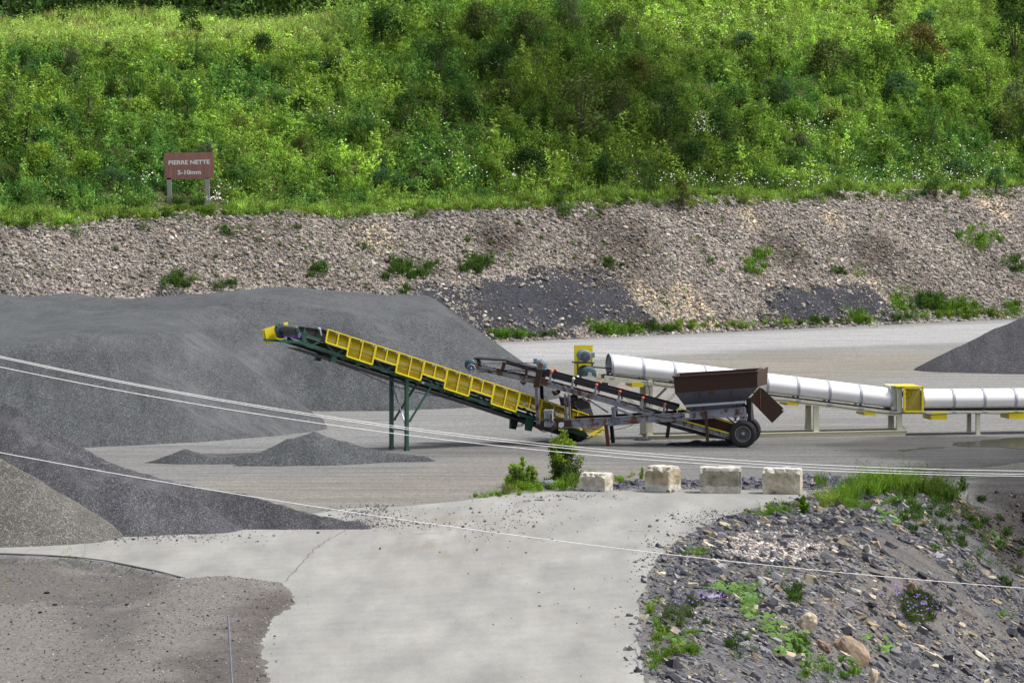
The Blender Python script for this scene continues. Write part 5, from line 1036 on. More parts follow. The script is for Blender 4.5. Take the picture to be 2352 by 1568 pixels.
# masts, chassis
mb = MB(); f.prism(mb, [c2(1012, 425), c2(1085, 425), c2(1042, 650), c2(968, 650)], I0-.2, I0-.05); mb.build('motor_column', M['rust'], root); mb = MB(); mb.prism([q+f.n*(IW+.25) for q in [f.P(*c2(1012, 425), I0-.2), f.P(*c2(1085, 425), I0-.2), f.P(*c2(1042, 650), I0-.2), f.P(*c2(968, 650), I0-.2)]], f.n*.12); mb.build('motor_column', M['rust'], root)
for sh, mt in ((0, 'rustgrey'), (W-.3, 'black')):
    mb = MB(); f.bar(mb, c2(1010, 655), c2(1033, 1130), 8, .14, 0, sh, True); mb.build('mast', M[mt], root)
for xx in (1372, 1418):
    mb = MB(); f.bar(mb, c2(xx-10, 728), c2(xx+8, 1050), 5, .12, 0, I0-.06 if False else .02, True); mb.build('post', M['grey'], root)
mb = MB(); f.bar(mb, c2(1385, 760), c2(1400, 1045), 7, .1, 0, .9); mb.lathe(f.P(*c2(1440, 800))+f.n*.5, f.n, [(0, 0), (0, .16), (.4, .16), (.4, 0)], 20); f.prism(mb, [c2(1480, 860), c2(1530, 790), c2(1640, 850), c2(1660, 900), c2(1560, 930)], .5, 1.0); mb.build('lift_gear', M['dgrey'], root)
mb = MB(); mb.lathe(f.P(*c2(1238, 722))+f.n*.1, f.n, [(-.05, 0), (-.05, .09), (.9, .09), (.9, 0)], 14); f.bar(mb, c2(1200, 700), c2(1270, 720), 5, .1, .1); mb.build('return_roller', M['rust'], root)
mb = MB(); f.bar(mb, c2(1958, 890), c2(1968, 1012), 8, .12, 0, .02, True); f.bar(mb, c3(468, 690), c3(478, 780), 6, .1, 0, 1.4); mb.build('post', M['grey'], root)
for sh, mt, d_ in ((0, 'rustgrey', 0), (W-.12, 'black', 0)):
    mb = MB(); P4 = [(1294, 963.5), (1388, 959.6), (1588, 946.4), (1711, 935.5), (1711, 954.8), (1588, 962.5), (1388, 977.6), (1297, 981.5)]
    mb.prism([f.P(*q)+f.n*sh for q in P4], f.n*.09); 
    for a_, b_ in zip(P4[:3], P4[1:4]): f.bar(mb, a_, b_, 1.6, .16, 0, sh+.03)
    for a_, b_ in zip(P4[4:7], P4[5:8]): f.bar(mb, a_, b_, 1.6, .16, 0, sh+.03)
    mb.build('chassis_beam', M[mt], root)
mb = MB(); f.prism(mb, [c2(1100, 1060), c2(1240, 1035), c2(1440, 1048), c2(1440, 1145), c2(1240, 1170), c2(1055, 1180), c2(1000, 1150), c2(1010, 1125)], -.05, .5); mb.build('tow_hitch', M['rust'], root)
mb = MB(); f.prism(mb, [c2(2085, 1055), c2(2270, 1055), c2(2270, 1066), c2(2250, 1090), c2(2240, 1068), c2(2180, 1068), c2(2170, 1090), c2(2160, 1068), c2(2085, 1068)], -.05, .0); mb.build('hose_hook', M['rustlight'], root)
mb = MB(); f.prism(mb, [c2(1945, 1022), c2(2050, 1016), c2(2052, 1092), c2(1945, 1098)], -.02, -.005); mb.build('repair_patch', painted('blue_grey_patch', (.16, .18, .25), .7), root)
mb = MB(); f.bar(mb, (1250.5, 961), (1270, 961), 36, .22, -.28); o = mb.build('control_box', M['lgrey'], root)
mb = MB(); f.prism(mb, [(1253, 950), (1267.5, 949), (1268.5, 980), (1256, 981)], -.43, -.40); mb.build('door', M['grey'], o)
mb = MB(); f.prism(mb, [(1264, 951), (1266.5, 951), (1267.5, 968), (1265, 968)], -.46, -.44)
for q in ((1257, 963.5), (1260, 963.5), (1257, 967), (1260, 967)): mb.lathe(f.P(*q, -.44), f.n, [(-.01, 0), (-.01, .018), (.02, .018)], 8)
mb.build('switch', M['black'], o)
mb = MB(); f.prism(mb, [(1248.5, 942.5), (1269, 941), (1269.5, 944.5), (1249, 946)], -.45, -.1); mb.build('rain_hood', M['rustgrey'], o)
mb = MB()
for j in range(7):
    r0 = 14+random.uniform(-2, 3); mb.tube([f.P(1258+random.uniform(-1.5, 1.5)*0+math.cos(a)*(r0+j*.4), 973+j*.8+math.sin(a)*(r0*.9), -.48+.015*j) for a in np.linspace(-2.6 if j % 2 else -3.3, .9+random.uniform(-.3, .5), 18)][::1], .016, 5)
mb.build('cable_coil', M['dgrey'], root)
mb = MB(); mb.tube([f.P(*c2(*q), -.1) for q in ((1100, 745), (1180, 850), (1290, 930), (1370, 1000))], .012, 5); mb.build('cable', M['black'], root); mb = MB(); mb.tube([f.P(*c2(*q), -.1) for q in ((1960, 1175), (2080, 1155), (2180, 1120), (2230, 1090))], .01, 5); mb.build('cable', M['black'], root); mb = MB(); mb.tube([f.P(*c3(*q), -.06) for q in ((850, 755), (920, 780), (1000, 792), (1090, 788), (1165, 770))], .016, 5); mb.build('cable', M['black'], root); mb = MB(); mb.tube([f.P(*c2(*q), -.1) for q in ((1640, 1140), (1730, 1165), (1830, 1178), (1850, 1180))], .012, 5); mb.build('cable', M['black'], root); mb = MB(); mb.tube([f.P(*c2(1200, 1200), -.1), f.P(*c2(1203, 1320), -.1)], .008, 5)
mb.build('cable', M['black'], root)
mb = MB(); f.prism(mb, [c2(1285, 1090), c2(1310, 1078), c2(1350, 1085), c2(1348, 1130), c2(1320, 1152), c2(1284, 1140)], -.09, -.07); mb.build('white_plate', M['wsign'], root)
mb = MB(); f.prism(mb, [c3(1167, 745), c3(1210, 745), c3(1210, 788), c3(1167, 788)], -.05, -.01); mb.build('white_plate', M['wsign'], root)
for sh, mt in ((0, 'rustlight'), (W-.15, 'black')):
    mb = MB(); f.bar(mb, c2(1872, 1100), c2(1902, 1392), 8.5, .16, 0, sh, True); o = mb.build('support_leg', M[mt], root)
    if sh == 0: mb = MB(); f.bar(mb, c2(1865, 1030), c2(1872, 1110), 9.5, .18, -.02); mb.build('leg_socket', M['grey'], root)
mb = MB(); f.bar(mb, c3(1010, 830), c3(987, 985), 8, .14, 0, .4); f.bar(mb, c3(985, 828), c3(1035, 832), 6, .3, 0, .4); mb.build('jack_leg', M['black'], root)
mb = MB(); f.bar(mb, c3(1368, 720), c3(1386, 1005), 6.5, .1, 0, -.12); mb.build('support_leg', M['rust'], root)
# feeder under the hopper
mb = MB()
for sh in (.2, 1.3): mb.prism([q+f.n*sh for q in [f.P(*c3(930, 812)), f.P(*c3(1130, 812)), f.P(*c3(1600, 950)), f.P(*c3(1600, 1000)), f.P(*c3(1480, 965))]], f.n*.05)
mb.build('feeder_frame', M['rustgrey'], root)
mb = MB(); f.prism(mb, [c3(1140, 815), c3(1435, 790), c3(1625, 850), c3(1625, 945)], .35, 1.2); mb.build('feeder_side', M['rust'], root)
mb = MB(); f.bar(mb, c3(1130, 812), c3(1592, 940), 3.4, .05, 0, .15); f.bar(mb, c3(1435, 790), c3(1622, 845), 3.2, .05, 0, .28); f.bar(mb, c3(1100, 695), c3(1215, 728), 2.4, .05, 0, .1); f.bar(mb, c3(1100, 695), c3(1092, 735), 2.2, .05, 0, .1); mb.build('feeder_edge', M['yellow'], root)
mb = MB(); f.bar(mb, c3(860, 828), c3(1380, 972), 4, .9, 0, .7); f.bar(mb, c3(1380, 968), c3(1600, 998), 5, .9, 0, .7); mb.lathe(f.P(*c3(1590, 985))+f.n*.3, f.n, [(0, 0), (0, .2), (.9, .2), (.9, 0)], 20); mb.build('return_belt', M['black'], root)
# hopper: brown box above, grey pyramid below
HD = 2.15
mb = MB(); tl, tr, br, bl = c3(1056, 400), c3(1855, 350), c3(1855, 497), c3(1070, 557)
def wallq(a, b, c_, d_, th, nrm): mb.prism([a, b, c_, d_], nrm*th)
N0 = [f.P(*q) for q in (tl, tr, br, bl)]; ins = .12
Fx = [N0[0]+f.n*HD, N0[1]+f.n*HD, N0[2]+f.n*(HD-ins), N0[3]+f.n*(HD-ins)]; Nn = [N0[0], N0[1], N0[2]+f.n*ins, N0[3]+f.n*ins]
wallq(*Nn, .04, f.n); wallq(*Fx, .04, -f.n); wallq(Nn[1], Fx[1], Fx[2], Nn[2], .04, -f.a); wallq(Nn[0], Fx[0], Fx[3], Nn[3], .04, f.a)
for a_, b_ in ((Nn[0], Nn[1]), (Fx[0], Fx[1]), (Nn[0], Fx[0]), (Nn[1], Fx[1])): mb.beam(a_, b_, .09, .05, Vector((0, 0, 1)).cross((b_-a_).normalized()))
mb.prism([Nn[1]-f.a*.02, Nn[1]+f.a*.22+f.n*HD+Vector((0, 0, .06)), Nn[1]+f.a*.18+f.n*HD-Vector((0, 0, .6)), Nn[2]-f.a*.02], f.a*.03)
hop = mb.build('hopper_box', M['rust'], root)
mb = MB(); a0 = [Nn[3]-Vector((0, 0, .0)), Nn[2], Fx[2], Fx[3]]; b0 = [f.P(*c3(1178, 690), .5), f.P(*c3(1722, 645), .5)]; b0 += [b0[1]+f.n*1.0, b0[0]+f.n*1.0]
mb.add(a0+b0, [(0, 1, 5, 4), (1, 2, 6, 5), (2, 3, 7, 6), (3, 0, 4, 7)])
b1 = [q-Vector((0, 0, .45)) for q in b0]; mb.add(b0+b1, [(0, 1, 5, 4), (1, 2, 6, 5), (2, 3, 7, 6), (3, 0, 4, 7)]); mb.build('hopper_cone', painted('slate_grey_sheet', (.13, .14, .175), .7, .35), root)
mb = MB(); f.bar(mb, c3(1303, 545), c3(1345, 720), 4, .05, -.02); mb.build('hopper_rib', M['rust'], root); mb = MB(); f.bar(mb, c3(1605, 530), c3(1638, 700), 4, .05, -.02); mb.build('hopper_rib', M['rust'], root)
mb = MB(); f.bar(mb, c3(1170, 676), c3(1735, 637), 5, .12, .0); mb.build('hopper_rail', M['lgrey'], root)
for xx, y0, y1 in ((1257, 680, 790), (1662, 655, 760)):
    mb = MB(); f.bar(mb, c3(xx, y0), c3(xx+2, y1), 5.5, .12, .02, 0, True); mb.build('hopper_post', M['dgrey'], root)
mb = MB(); f.prism(mb, [c3(1680, 700), c3(1745, 695), c3(1755, 815), c3(1690, 820)], .05, .4); mb.build('axle_bracket', M['grey'], root)
mb = MB(); f.bar(mb, c3(1790, 620), c3(1790, 735), 5, .2, .3); f.bar(mb, c3(1760, 620), c3(1780, 820), 8, 1.2, 0, .9); f.bar(mb, c3(1550, 770), c3(1640, 840), 3, .05, .1); mb.build('rear_frame', M['black'], root)
mb = MB()
for k_ in range(6): f.bar(mb, c3(1625+k_*9, 780), c3(1670-k_*8, 820), 1.6, .03, .25+.1*k_)
mb.build('spring', M['rustgrey'], root)
# hanging discharge plate
mb = MB(); f.prism(mb, [c3(1886, 490), c3(1905, 507), c3(2125, 715), c3(2000, 838), c3(1780, 612)], .1, .14); o = mb.build('hanging_plate', M['rust'], root)
mb = MB(); f.prism(mb, [c3(1880, 487), c3(1900, 484), c3(1910, 504), c3(1893, 508)], .06, .09); f.prism(mb, [c3(2092, 712), c3(2108, 700), c3(2127, 716), c3(2110, 732)], .06, .09); mb.build('plate_marker', M['wsign'], o)
mb = MB(); f.bar(mb, c3(1886, 500), c3(1890, 700), 1.6, .03, .08); mb.build('plate_rib', M['rustlight'], o)
# wheels
for sh in (0.0, 1.95):
    c = f.P(1706.2, 996.9)+f.n*sh; r0 = 31/k
    mb = MB(); mb.lathe(c, f.n, [(.0, r0*.62), (-.04, r0*.66), (-.06, r0*.8), (-.04, r0*.93), (.02, r0*.99), (.11, r0), (.2, r0*.99), (.26, r0*.93), (.28, r0*.8), (.26, r0*.6)], 48)
    for j in range(48):
        a = j*2*math.pi/48; dv = f.a*math.cos(a)+Vector((0, 0, math.sin(a))); mb.beam(c+dv*r0*.985-f.n*.0, c+dv*r0*.985+f.n*.22, .03, .035, dv)
    ty = mb.build('tyre', M['tyre'], root)
    mb = MB(); mb.lathe(c, f.n, [(-.02, r0*.62), (-.04, r0*.58), (.0, r0*.54), (.05, r0*.5), (.06, r0*.25), (.0, r0*.22), (-.02, r0*.18), (-.1, r0*.12), (-.12, 0)], 36)
    for j in range(8): a = j*math.pi/4; dv = f.a*math.cos(a)+Vector((0, 0, math.sin(a))); mb.lathe(c+dv*r0*.34+f.n*.03, f.n, [(-.03, 0), (-.03, .018), (.02, .018)], 6)
    mb.build('rim', M['rim'], root)
    mb = MB(); mb.lathe(c, f.n, [(-.035, r0*.60), (-.055, r0*.575), (-.035, r0*.55)], 36); mb.build('rim_ring', painted('dull_brass_rim_edge', (.32, .28, .18), .6, .3), root)
mb = MB(); mb.tube([f.P(1706.2, 996.9), f.P(1706.2, 996.9)+f.n*1.95], .07, 10); mb.build('axle', M['black'], root)

# ---------------------------------------------------------------- covered white conveyor
f = Fr(2075, 1000, 11); W = 1.15; k = f.k; c4 = lambda x, y: (1771.3+x*.2469, 798.5+y*.2469)
root = empty('conveyor', f.o, 'cream framed conveyor under a long white tubular cover, running off the right edge', 'conveyor')
RZ, RN = 25/k, .56
def cover(a, b, name='cover_section'):
    mb = MB(); A, B = f.P(*a), f.P(*b); ax = (B-A).normalized(); up = f.n.cross(ax); up = up if up.z > 0 else -up; vs = []; n = 28
    for q in (A, B):
        for j in range(n+1): t = math.radians(-50+280*j/n); vs.append(q+f.n*W/2-up*.0+f.n*RN*math.cos(t)*-1+up*RZ*math.sin(t))
    for q in (A, B):
        for j in range(n+1): t = math.radians(-50+280*j/n); vs.append(q+f.n*W/2-f.n*(RN-.02)*math.cos(t)+up*(RZ-.02)*math.sin(t))
    m_ = n+1; fs = [(i, i+1, m_+i+1, m_+i) for i in range(n)]+[(2*m_+i, 3*m_+i, 3*m_+i+1, 2*m_+i+1) for i in range(n)]+[(i, 2*m_+i, 2*m_+i+1, i+1) for i in range(n)]+[(m_+i, m_+i+1, 3*m_+i+1, 3*m_+i) for i in range(n)]
    mb.add(vs, fs[:2*n], True); mb.add(vs, fs[2*n:], False); return mb.build(name, M['white'], root)
def ring(a, w=.09):
    mb = MB(); A = f.P(*a); ax = f.a; up = Vector((0, 0, 1)); n = 28; L = []
    for o_ in (-w/2, w/2):
        for rr in (0, .03):
            L.append([A+ax*o_+f.n*W/2-f.n*(RN+rr)*math.cos(math.radians(-58+296*j/n))+up*(RZ+rr)*math.sin(math.radians(-58+296*j/n)) for j in range(n+1)])
    vs = [q for l_ in L for q in l_]; m_ = n+1; fs = []
    for p_, q_ in ((0, 1), (1, 3), (3, 2), (2, 0)): fs += [(p_*m_+i, p_*m_+i+1, q_*m_+i+1, q_*m_+i) for i in range(n)]
    mb.add(vs, fs, False); f.bar(mb, (a[0]-7, a[1]+26.5), (a[0]+5, a[1]+27.5), 3, .06, -.02); return mb.build('cover_ring', M['ring'], root)
mid = lambda u: 840.5+(u-1407)*(917.5-840.5)/(2050-1407)
us = [1408, 1480.5, 1552.5, 1624, 1695, 1765, 1836, 1908, 1980, 2050.5]
for a_, b_ in zip(us[:-1], us[1:]): cover((a_, mid(a_)), (b_, mid(b_)))
for u in us: ring((u, mid(u)))
us2 = [2122, 2193.5, 2264, 2335.5, 2407, 2478]; fl = lambda u: 919.5-(u-2122)*.006
for a_, b_ in zip(us2[:-1], us2[1:]): cover((a_, fl(a_)), (b_, fl(b_)))
for u in us2[:-1]: ring((u, fl(u)))
# dark bed with belt below cover
mb = MB()
for a_, b_ in (((1400, 863), (2060, 944)), ((2060, 943), (2480, 941))):
    A, B = f.P(*a_), f.P(*b_); mb.beam(A+f.n*W/2, B+f.n*W/2, W-.1, .05, f.n)
mb.beam(f.P(1360, 843.5)+f.n*W/2, f.P(1420, 849)+f.n*W/2, W-.35, .03, f.n); mb.build('belt', M['belt'], root)
mb = MB()
for sh in (0, W-.0):
    f.bar(mb, (1388, 867), (2062, 950.5), 10.5, .07, 0, sh); f.bar(mb, (2072, 947), (2480, 945.5), 6.5, .07, 0, sh)
    f.bar(mb, (1336, 868), (1392, 874), 8, .07, 0, sh); f.bar(mb, c3(345, 375), c3(345, 420), 10, .07, 0, sh)
for u, v in ((1440, 874), (1560, 889), (1700, 906), (1850, 925), (2000, 943), (2160, 947), (2300, 946)): mb.beam(f.P(u, v)+f.n*.04, f.P(u, v)+f.n*(W-.04), .05, .06, Vector((0, 0, 1)))
mb.build('frame', M['cream'], root)
for a_, b_, w_ in (((1492.5, 873), (1493, 1002), 13), ((1875, 928), (1875.5, 992), 12.5), ((2066, 888), (2066.5, 989), 12.5), ((2247, 947), (2247, 998), 9)):
    for sh in (0, W):
        mb = MB(); f.bar(mb, a_, b_, w_, .14, 0, sh+.07); mb.beam(f.P(*b_)+f.n*(sh-.02), f.P(*b_)+f.n*(sh+.16), w_/k+.06, .05, f.a); mb.build('post', M['cream'], root)
mb = MB()
for sh in (0, W):
    mb.prism([f.P(*q)+f.n*sh for q in ((1490, 1000), (2085, 987.5), (2085, 989.5), (2079, 999.5), (1492, 1010))], f.n*.04)
    f.bar(mb, (1490, 1000), (2086, 988), 1.8, .2, 0, sh); f.bar(mb, (1492, 1010), (2079, 1000), 1.8, .2, 0, sh)
mb.lathe(f.P(2077.5, 981.5), f.n, [(0, .03), (0, .075), (.04, .075), (.04, .03)], 16)
mb.build('skid', M['cream'], root)
mb = MB(); f.prism(mb, [c3(420, 430), c3(575, 430), c3(500, 500), c3(478, 500)], -.04, .0); f.bar(mb, c3(490, 495), c3(700, 668), 6, .09, .0); mb.build('brace', M['cream'], root); mb = MB(); f.bar(mb, c3(1055, 520), c3(860, 712), 5, .09, 0, W); mb.build('brace', M['cream'], root); mb = MB(); f.bar(mb, c3(1080, 555), c3(900, 725), 5, .09, .0); mb.build('brace', M['cream'], root); mb = MB(); f.bar(mb, c4(400, 570), c4(375, 765), 3, .06, 0, W-.2); mb.build('brace', M['cream'], root)
for (x0, y0, x1, y1) in ((1451.5, 877.7, 1478.7, 888.6), (1807, 921.5, 1835, 931), (1985, 944.2, 2012, 953.3), (2139, 946, 2175.7, 964), (2317.7, 944, 2355, 962)):
    mb = MB(); f.prism(mb, [(x0, y0), (x1, y0+.5), (x1, y1), (x0, y1-.5)], -.05, -.03); mb.prism([f.P(x0, y0, -.03), f.P(x0, y1, -.03), f.P(x0, y1, -.03)+f.n*W, f.P(x0, y0, -.03)+f.n*W], f.a*.03); mb.beam(f.P((x0+x1)/2, y1-1, -.03), f.P((x0+x1)/2, y1-1, -.03)+f.n*W, (x1-x0)/k*.9, .02, f.a); mb.build('roller_guard', M['yellow'], root)
# take-up housing and yellow cage
mb = MB(); f.prism(mb, [(2047, 886), (2060, 885), (2060, 948), (2047, 946)], .1, W+.1); f.prism(mb, [(2047, 885), (2060, 885), (2060, 888), (2047, 888)], .0, .1); mb.build('take_up_housing', M['cream'], root)
mb = MB(); c_ = [(2075, 889), (2117, 888.5), (2117, 944), (2075, 944)]
for sh in (-.12, W+.1):
    for a_, b_ in zip(c_, c_[1:]+c_[:1]): f.bar(mb, a_, b_, 5, .05, -.0, sh)
for q in c_: mb.beam(f.P(*q)+f.n*-.12, f.P(*q)+f.n*(W+.1), .06, .05, Vector((0, 0, 1)))
f.prism(mb, [(2058, 886.5), (2117, 886.5), (2117, 888.5), (2058, 888.5)], -.14, W+.12); o = mb.build('cage_frame', M['yellow'], root)
mb = MB(); f.prism(mb, [(2078, 892), (2114, 892), (2114, 941), (2078, 941)], -.13, -.125); mb.build('cage_mesh', M['mesh'], o)
mb = MB(); c = f.P(2085, 905)+f.n*.1; mb.lathe(c, f.n, [(0, .16), (0, .2), (.05, .2), (.05, .16), (0, .16)], 28)
for j in range(5): a = j*1.257; dv = f.a*math.cos(a)+Vector((0, 0, math.sin(a))); mb.beam(c+f.n*.02, c+f.n*.02+dv*.17, .03, .03, f.n)
mb.build('take_up_wheel', M['dgrey'], root)
mb = MB(); f.prism(mb, [(2082, 893), (2115, 893), (2115, 942), (2082, 942)], .3, .34); mb.build('take_up_panel', M['cream'], root)
mb = MB(); mb.tube([f.P(*q, -.06) for q in (c4(0, 487), c4(150, 490), c4(350, 520), c4(600, 545), c4(780, 570), c4(1000, 600), c4(1150, 612), c4(1300, 605), c4(1500, 620), c4(1800, 608), c4(2100, 612), c4(2352, 600))], .014, 5)
mb.build('cable', M['black'], root); mb = MB(); mb.tube([f.P(*q, -.06) for q in (c3(860, 425), c3(868, 460), c3(900, 475), c3(1055, 495))], .014, 5); mb.build('cable', M['black'], root); mb = MB(); mb.tube([f.P(*q, -.06) for q in (c3(812, 430), c3(815, 480), c3(830, 540), c3(826, 600), c3(830, 675))], .012, 5); mb.build('cable', M['black'], root)
mb = MB(); f.prism(mb, [c3(817, 672), c3(842, 672), c3(842, 700), c3(817, 700)], -.12, -.04); mb.build('junction_box', M['lgrey'], root)
# drive head
mb = MB(); f.prism(mb, [c2(1480, 125), c2(1708, 123), c2(1710, 415), c2(1600, 420), c2(1520, 520), c2(1480, 520)], W+.35, W+.40); f.prism(mb, [c2(1480, 125), c2(1500, 125), c2(1520, 520), c2(1480, 520)], W+.1, W+.34) if False else None; o = mb.build('drive_guard', M['yellow'], root)
mb = MB(); c = f.P(*c2(1622, 258), .4); mb.lathe(c, f.n, [(0, 0), (0, .2), (.03, .225), (.12, .225), (.14, .21), (.75, .21), (.8, .15), (.8, 0)], 28)
for j in range(16): a = j*2*math.pi/16; dv = f.a*math.cos(a)+Vector((0, 0, math.sin(a))); mb.beam(c+f.n*.16+dv*.215, c+f.n*.7+dv*.215, .012, .03, dv)
m_ = mb.build('motor', M['blue'], root)
mb = MB(); 
for rr in (.06, .10, .14, .18): mb.lathe(c, f.n, [(-.012, rr-.008), (-.02, rr), (-.012, rr+.008)], 24)
mb.build('fan_grille', M['dgrey'], m_)
mb = MB(); q = f.P(*c2(1705, 250), .5); mb.beam(q, q+f.n*.3, .18, .2, f.a); mb.build('junction_box', M['blue'], m_)
mb = MB(); f.bar(mb, c2(1500, 348), c2(1732, 348), 2.6, .8, .3, .4)
for xx in (1520, 1700):
    for d_ in (.35, 1.0): f.bar(mb, c2(xx, 350), c2(xx+3, 520 if xx < 1600 else 470), 3, .06, d_)
for xx in (1515, 1530, 1545, 1690): f.bar(mb, c2(xx, 290), c2(xx, 350), 1, .02, .35)
mb.build('motor_stand', painted('dark_blue_grey_steel', (.05, .07, .08), .6), root)
mb = MB(); c = f.P(*c2(1672, 485)); mb.lathe(c, f.n, [(.06, 0), (.06, .17), (.09, .27), (.14, .29), (W-.1, .29), (W-.05, .1), (W-.05, 0)], 32); o = mb.build('head_pulley', M['beltgrey'], root)
mb = MB(); mb.lathe(c, f.n, [(.02, 0), (.02, .06), (.05, .06)], 16); mb.prism([f.P(*c2(x_, y_), -.02) for x_, y_ in ((1605, 560), (1612, 520), (1645, 505), (1652, 470), (1672, 455), (1695, 470), (1700, 505), (1740, 520), (1745, 560))], f.n*.08); mb.build('bearing', M['lgrey'], o)
mb = MB(); mb.lathe(c, f.n, [(.052, .1), (.052, .25), (.07, .27), (.07, .1)], 28); mb.build('pulley_hub', M['teal'], o)
mb = MB(); mb.lathe(f.P(*c2(1820, 590)), f.n, [(.05, 0), (.05, .09), (W-.1, .09), (W-.1, 0)], 16); mb.beam(f.P(*c2(1770, 575))+f.n*.05, f.P(*c2(1900, 605))+f.n*.05, .1, .08, f.n); mb.build('snub_pulley', M['dgrey'], root)

# ---------------------------------------------------------------- sign
Y = 235.0
def SP_(u, v, y=Y): return atY(u, v, y)
base = SP_(434, 480); base.z = Hs(base.x, Y)-.2
root = empty('sign', base, 'brown board on two weathered posts reading PIERRE NETTE 5-10mm', 'sign')
mb = MB(); mb.prism([SP_(377.2, 352), SP_(490.6, 349.3), SP_(491, 410.6), SP_(378.2, 412.9)], Vector((0, .05, 0)))
m, nt, bs = newmat('brown_sign_paint'); n_ = noise(nt, 1, 4, sc3=(7, 1, .6)); nt.links.new(ramp(nt, n_, [(.25, (.28, .13, .11)), (.6, (.40, .19, .155)), (.8, (.50, .30, .25))]), bs.inputs['Base Color']); bs.inputs['Roughness'].default_value = .7
bd_ = mb.build('sign_board', m, root)
xd = SP_(490.6, 349.3)-SP_(377.2, 352)
for txt, u, v, h, wd in (('PIERRE NETTE', 434, 373.3-.3, 11.7, 94.6), ('5-10mm', 434.6, 396.2, 11.0, 53.6)):
    q = SP_(u, v+h*.33+2, Y-.012); o = letters(txt, q, h/40.4/.72, xd, (0, 0, 1), M['letter'], bd_, .03, .004, 'lettering')
    xs_ = [v_.co.x for v_ in o.data.vertices]; cx_ = (min(xs_)+max(xs_))/2; s_ = (wd/40.4)/(max(xs_)-min(xs_))
    zs_ = [v_.co.z for v_ in o.data.vertices]; zt_ = max(zs_); zb_ = min(zs_); tgt = h/40.4; zc_ = SP_(u, v).z-root_loc(bd_).z
    for v_ in o.data.vertices: v_.co.x = (v_.co.x-cx_)*s_+cx_; v_.co.z = (v_.co.z-(zt_+zb_)/2)*tgt/(zt_-zb_)+zc_
mb = MB(); mb.prism([SP_(464.6, 375, Y-.006), SP_(465.2, 375, Y-.006), SP_(465.8, 410, Y-.006), SP_(465.2, 410, Y-.006)], Vector((0, .004, 0))); mb.build('scratch', painted('bare_wood_scratch', (.5, .3, .22), .8), bd_)
for u0, u1, v1 in ((388.2, 391, 474), (475.3, 478.5, 484)):
    t_ = SP_(u0, 409, Y+.10); b_ = SP_(u1, v1, Y+.10); b_.z = min(b_.z, Hs(b_.x, Y))-.4; mb = MB(); mb.beam(t_, b_, .2, .25, Vector((0, 1, 0))); mb.build('post', M['wood'], root)

# ---------------------------------------------------------------- concrete blocks
def cblock(u, vb, w, d, h, yaw, seed, label, tones):
    x, y = G(u, vb); bm = bmesh.new(); n = 26
    bmesh.ops.create_cube(bm, size=1); bmesh.ops.subdivide_edges(bm, edges=bm.edges, cuts=n, use_grid_fill=True)
    r = random.Random(seed); chips = [(Vector((r.uniform(-.5, .5), r.choice([-.5, .5, r.uniform(-.5, .5)]), .5 if r.random() < .75 else -.5)), r.uniform(.06, .2)) for _ in range(15)]+[(Vector((sx_*.5, -.5, .5)), r.uniform(.08, .2)) for sx_ in (-1, 1)]
    from mathutils import noise as mn
    cols = []
    for v in bm.verts:
        p_ = v.co.copy(); q = p_.copy(); m_ = max(abs(p_.x), abs(p_.y), abs(p_.z)); l_ = p_.length
        e = sum(1 for c_ in p_ if abs(c_) > .44); q = q*(1-.02*max(0, e-1))
        for cc, rr in chips:
            dd = (Vector((p_.x*w, p_.y*d, p_.z*h))-Vector((cc.x*w, cc.y*d, cc.z*h))).length
            if dd < rr: q *= 1-.26*(1-dd/rr)
        w_ = Vector((q.x*w, q.y*d, q.z*h+h/2)); nn = mn.fractal(w_*5+Vector((seed, 0, 0)), 1, 2, 4); w_ += Vector((p_.x, p_.y, p_.z)).normalized()*nn*.022
        v.co = w_; dc = mn.fractal(w_*2.2+Vector((0, seed, 0)), 1, 2, 4); band = (.30*h+mn.noise(Vector((w_.x*4, seed, 0)))*.07)
        t = Vector(tones[0]).lerp(Vector(tones[1]), min(1, max(0, .5+dc*1.1)))
        if w_.z < band and tones[2]: t = Vector(tones[2])
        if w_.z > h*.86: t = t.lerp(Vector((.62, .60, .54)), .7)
        cols.append(t*(1+.1*nn))
    bmesh.ops.delete(bm, geom=[fc for fc in bm.faces if fc.calc_center_median().z < .004 and abs(fc.normal.z) > .9], context='FACES_ONLY')
    me = bpy.data.meshes.new('concrete_block'); bm.to_mesh(me); bm.free(); a = me.color_attributes.new('Col', 'FLOAT_COLOR', 'POINT'); c4_ = np.ones((len(cols), 4), np.float32); c4_[:, :3] = cols; a.data.foreach_set('color', c4_.ravel()[:len(me.vertices)*4])
    me.materials.append(M['concrete']); o = link(bpy.data.objects.new('concrete_block', me)); o.location = (x, y+d*.45, -.015+(.0 if True else 0)); o.rotation_euler = (0, 0, R(yaw)); tag(o, label, 'concrete block', 'concrete blocks closing the road')
cblock(1369, 1129, .93, .75, .62, -22, 1, 'lowest pale concrete block, half buried, beside the tall roadside shrub', ((.40, .36, .27), (.62, .57, .47), (.52, .50, .45)))
cblock(1523.5, 1131.5, .92, .80, .88, -33, 2, 'concrete block turned corner first with a pale band along its foot', ((.30, .25, .16), (.50, .44, .32), (.60, .58, .52)))
cblock(1656, 1133.5, 1.36, .80, .87, -3, 3, 'widest concrete block with a dark grey front and broken pale corners', ((.22, .205, .16), (.36, .335, .27), (.50, .48, .42)))
cblock(1799, 1135.5, 1.24, .75, .86, -10, 4, 'rightmost concrete block with a diagonal gouge in its tan face', ((.36, .31, .21), (.60, .55, .44), None))
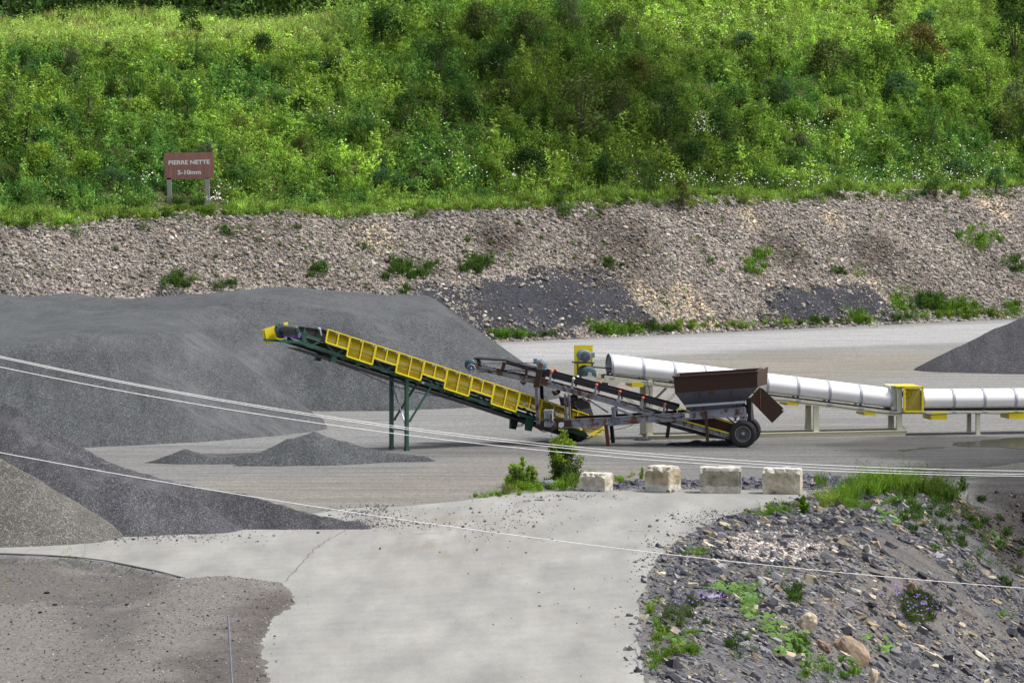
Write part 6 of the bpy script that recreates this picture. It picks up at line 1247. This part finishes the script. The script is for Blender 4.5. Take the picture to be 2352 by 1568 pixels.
# ---------------------------------------------------------------- cables overhead and pole
def cable(pts, Y0, Y1, r, label):
    u0, u1 = pts[0][0], pts[-1][0]; cs = np.polyfit([p_[0] for p_ in pts], [p_[1] for p_ in pts], 3); P = []
    for u in np.linspace(u0-60, u1+60, 60): P.append(atY(u, float(np.polyval(cs, u)), Y0+(Y1-Y0)*(u-u0)/(u1-u0)))
    c = P[30].copy(); mb = MB(); mb.tube(P, r, 6); o = mb.build('overhead_cable', M['wire'])
    for v_ in o.data.vertices: v_.co -= c
    o.location = c; tag(o, label, 'cable', 'pale overhead cables crossing the view')
cable([(0, 817), (272, 876), (545, 921.5), (798, 962), (1016, 993), (1350, 1028), (1684, 1056), (2082, 1075), (2352, 1081)], 62, 80, .006, 'topmost of the three pale cables bunched across the yard')
cable([(0, 820.5), (272, 879.5), (545, 924.5), (798, 966), (1016, 998), (1350, 1034), (1684, 1062.5), (2082, 1081), (2352, 1089)], 62.5, 80, .006, 'middle of the three pale cables bunched across the yard')
cable([(0, 844), (389, 913), (798, 983), (1016, 1010.6), (1350, 1043), (1684, 1069), (2082, 1086), (2352, 1094)], 62, 80, .006, 'bottom of the three pale cables bunched across the yard')
cable([(0, 1039), (428, 1115), (798, 1174), (1089, 1217), (1511, 1269), (1960, 1317), (2352, 1350)], 58, 66, .006, 'single lower pale cable crossing the road and the front right bank')
t_ = atY(523.4, 1412, 76); b_ = Vector((atY(531.5, 1568, 76).x+.12, 76, -.3)); mb = MB(); mb.tube([b_, t_], .019, 10); o = mb.build('pole', M['galv'])
for v_ in o.data.vertices: v_.co -= b_
o.location = b_; tag(o, 'thin grey metal pole standing alone at the bottom left edge', 'pole')
P_ = []
for u, v, s_, lab in ((108, 1361, 9, 'larger black clod on the brown gravel at far left'), (126, 1388, 8, 'black clod of two lumps on the brown gravel below the larger clod'), (93, 1406, 8, 'lowest left black clod on the brown gravel'), (291, 1388, 7, 'small black clod on the brown gravel near the paving lip')):
    if False: pass
    rock(u, v, s_*1.5, s_*.8, (.025, .025, .03), lab, 'rock', 1)
mb = MB()
for k_ in range(12):
    q = hit(208+random.gauss(0, 7), 1222+random.gauss(0, 2)); mb.beam(q+Vector((0, 0, .05)), q+Vector((random.uniform(-.1, .1), random.uniform(-.1, .1), .08)), .04, .05, Vector((0, 1, 0)))
a_, b_ = hit(172, 1214), hit(205, 1222); mb.beam(a_+Vector((0, 0, .03)), b_+Vector((0, 0, .04)), .02, .02, Vector((0, 1, 0)))
o = mb.build('debris', M['wsign']); tag(o, 'crumpled white scrap lying on the tan gravel pile at the left', 'debris')
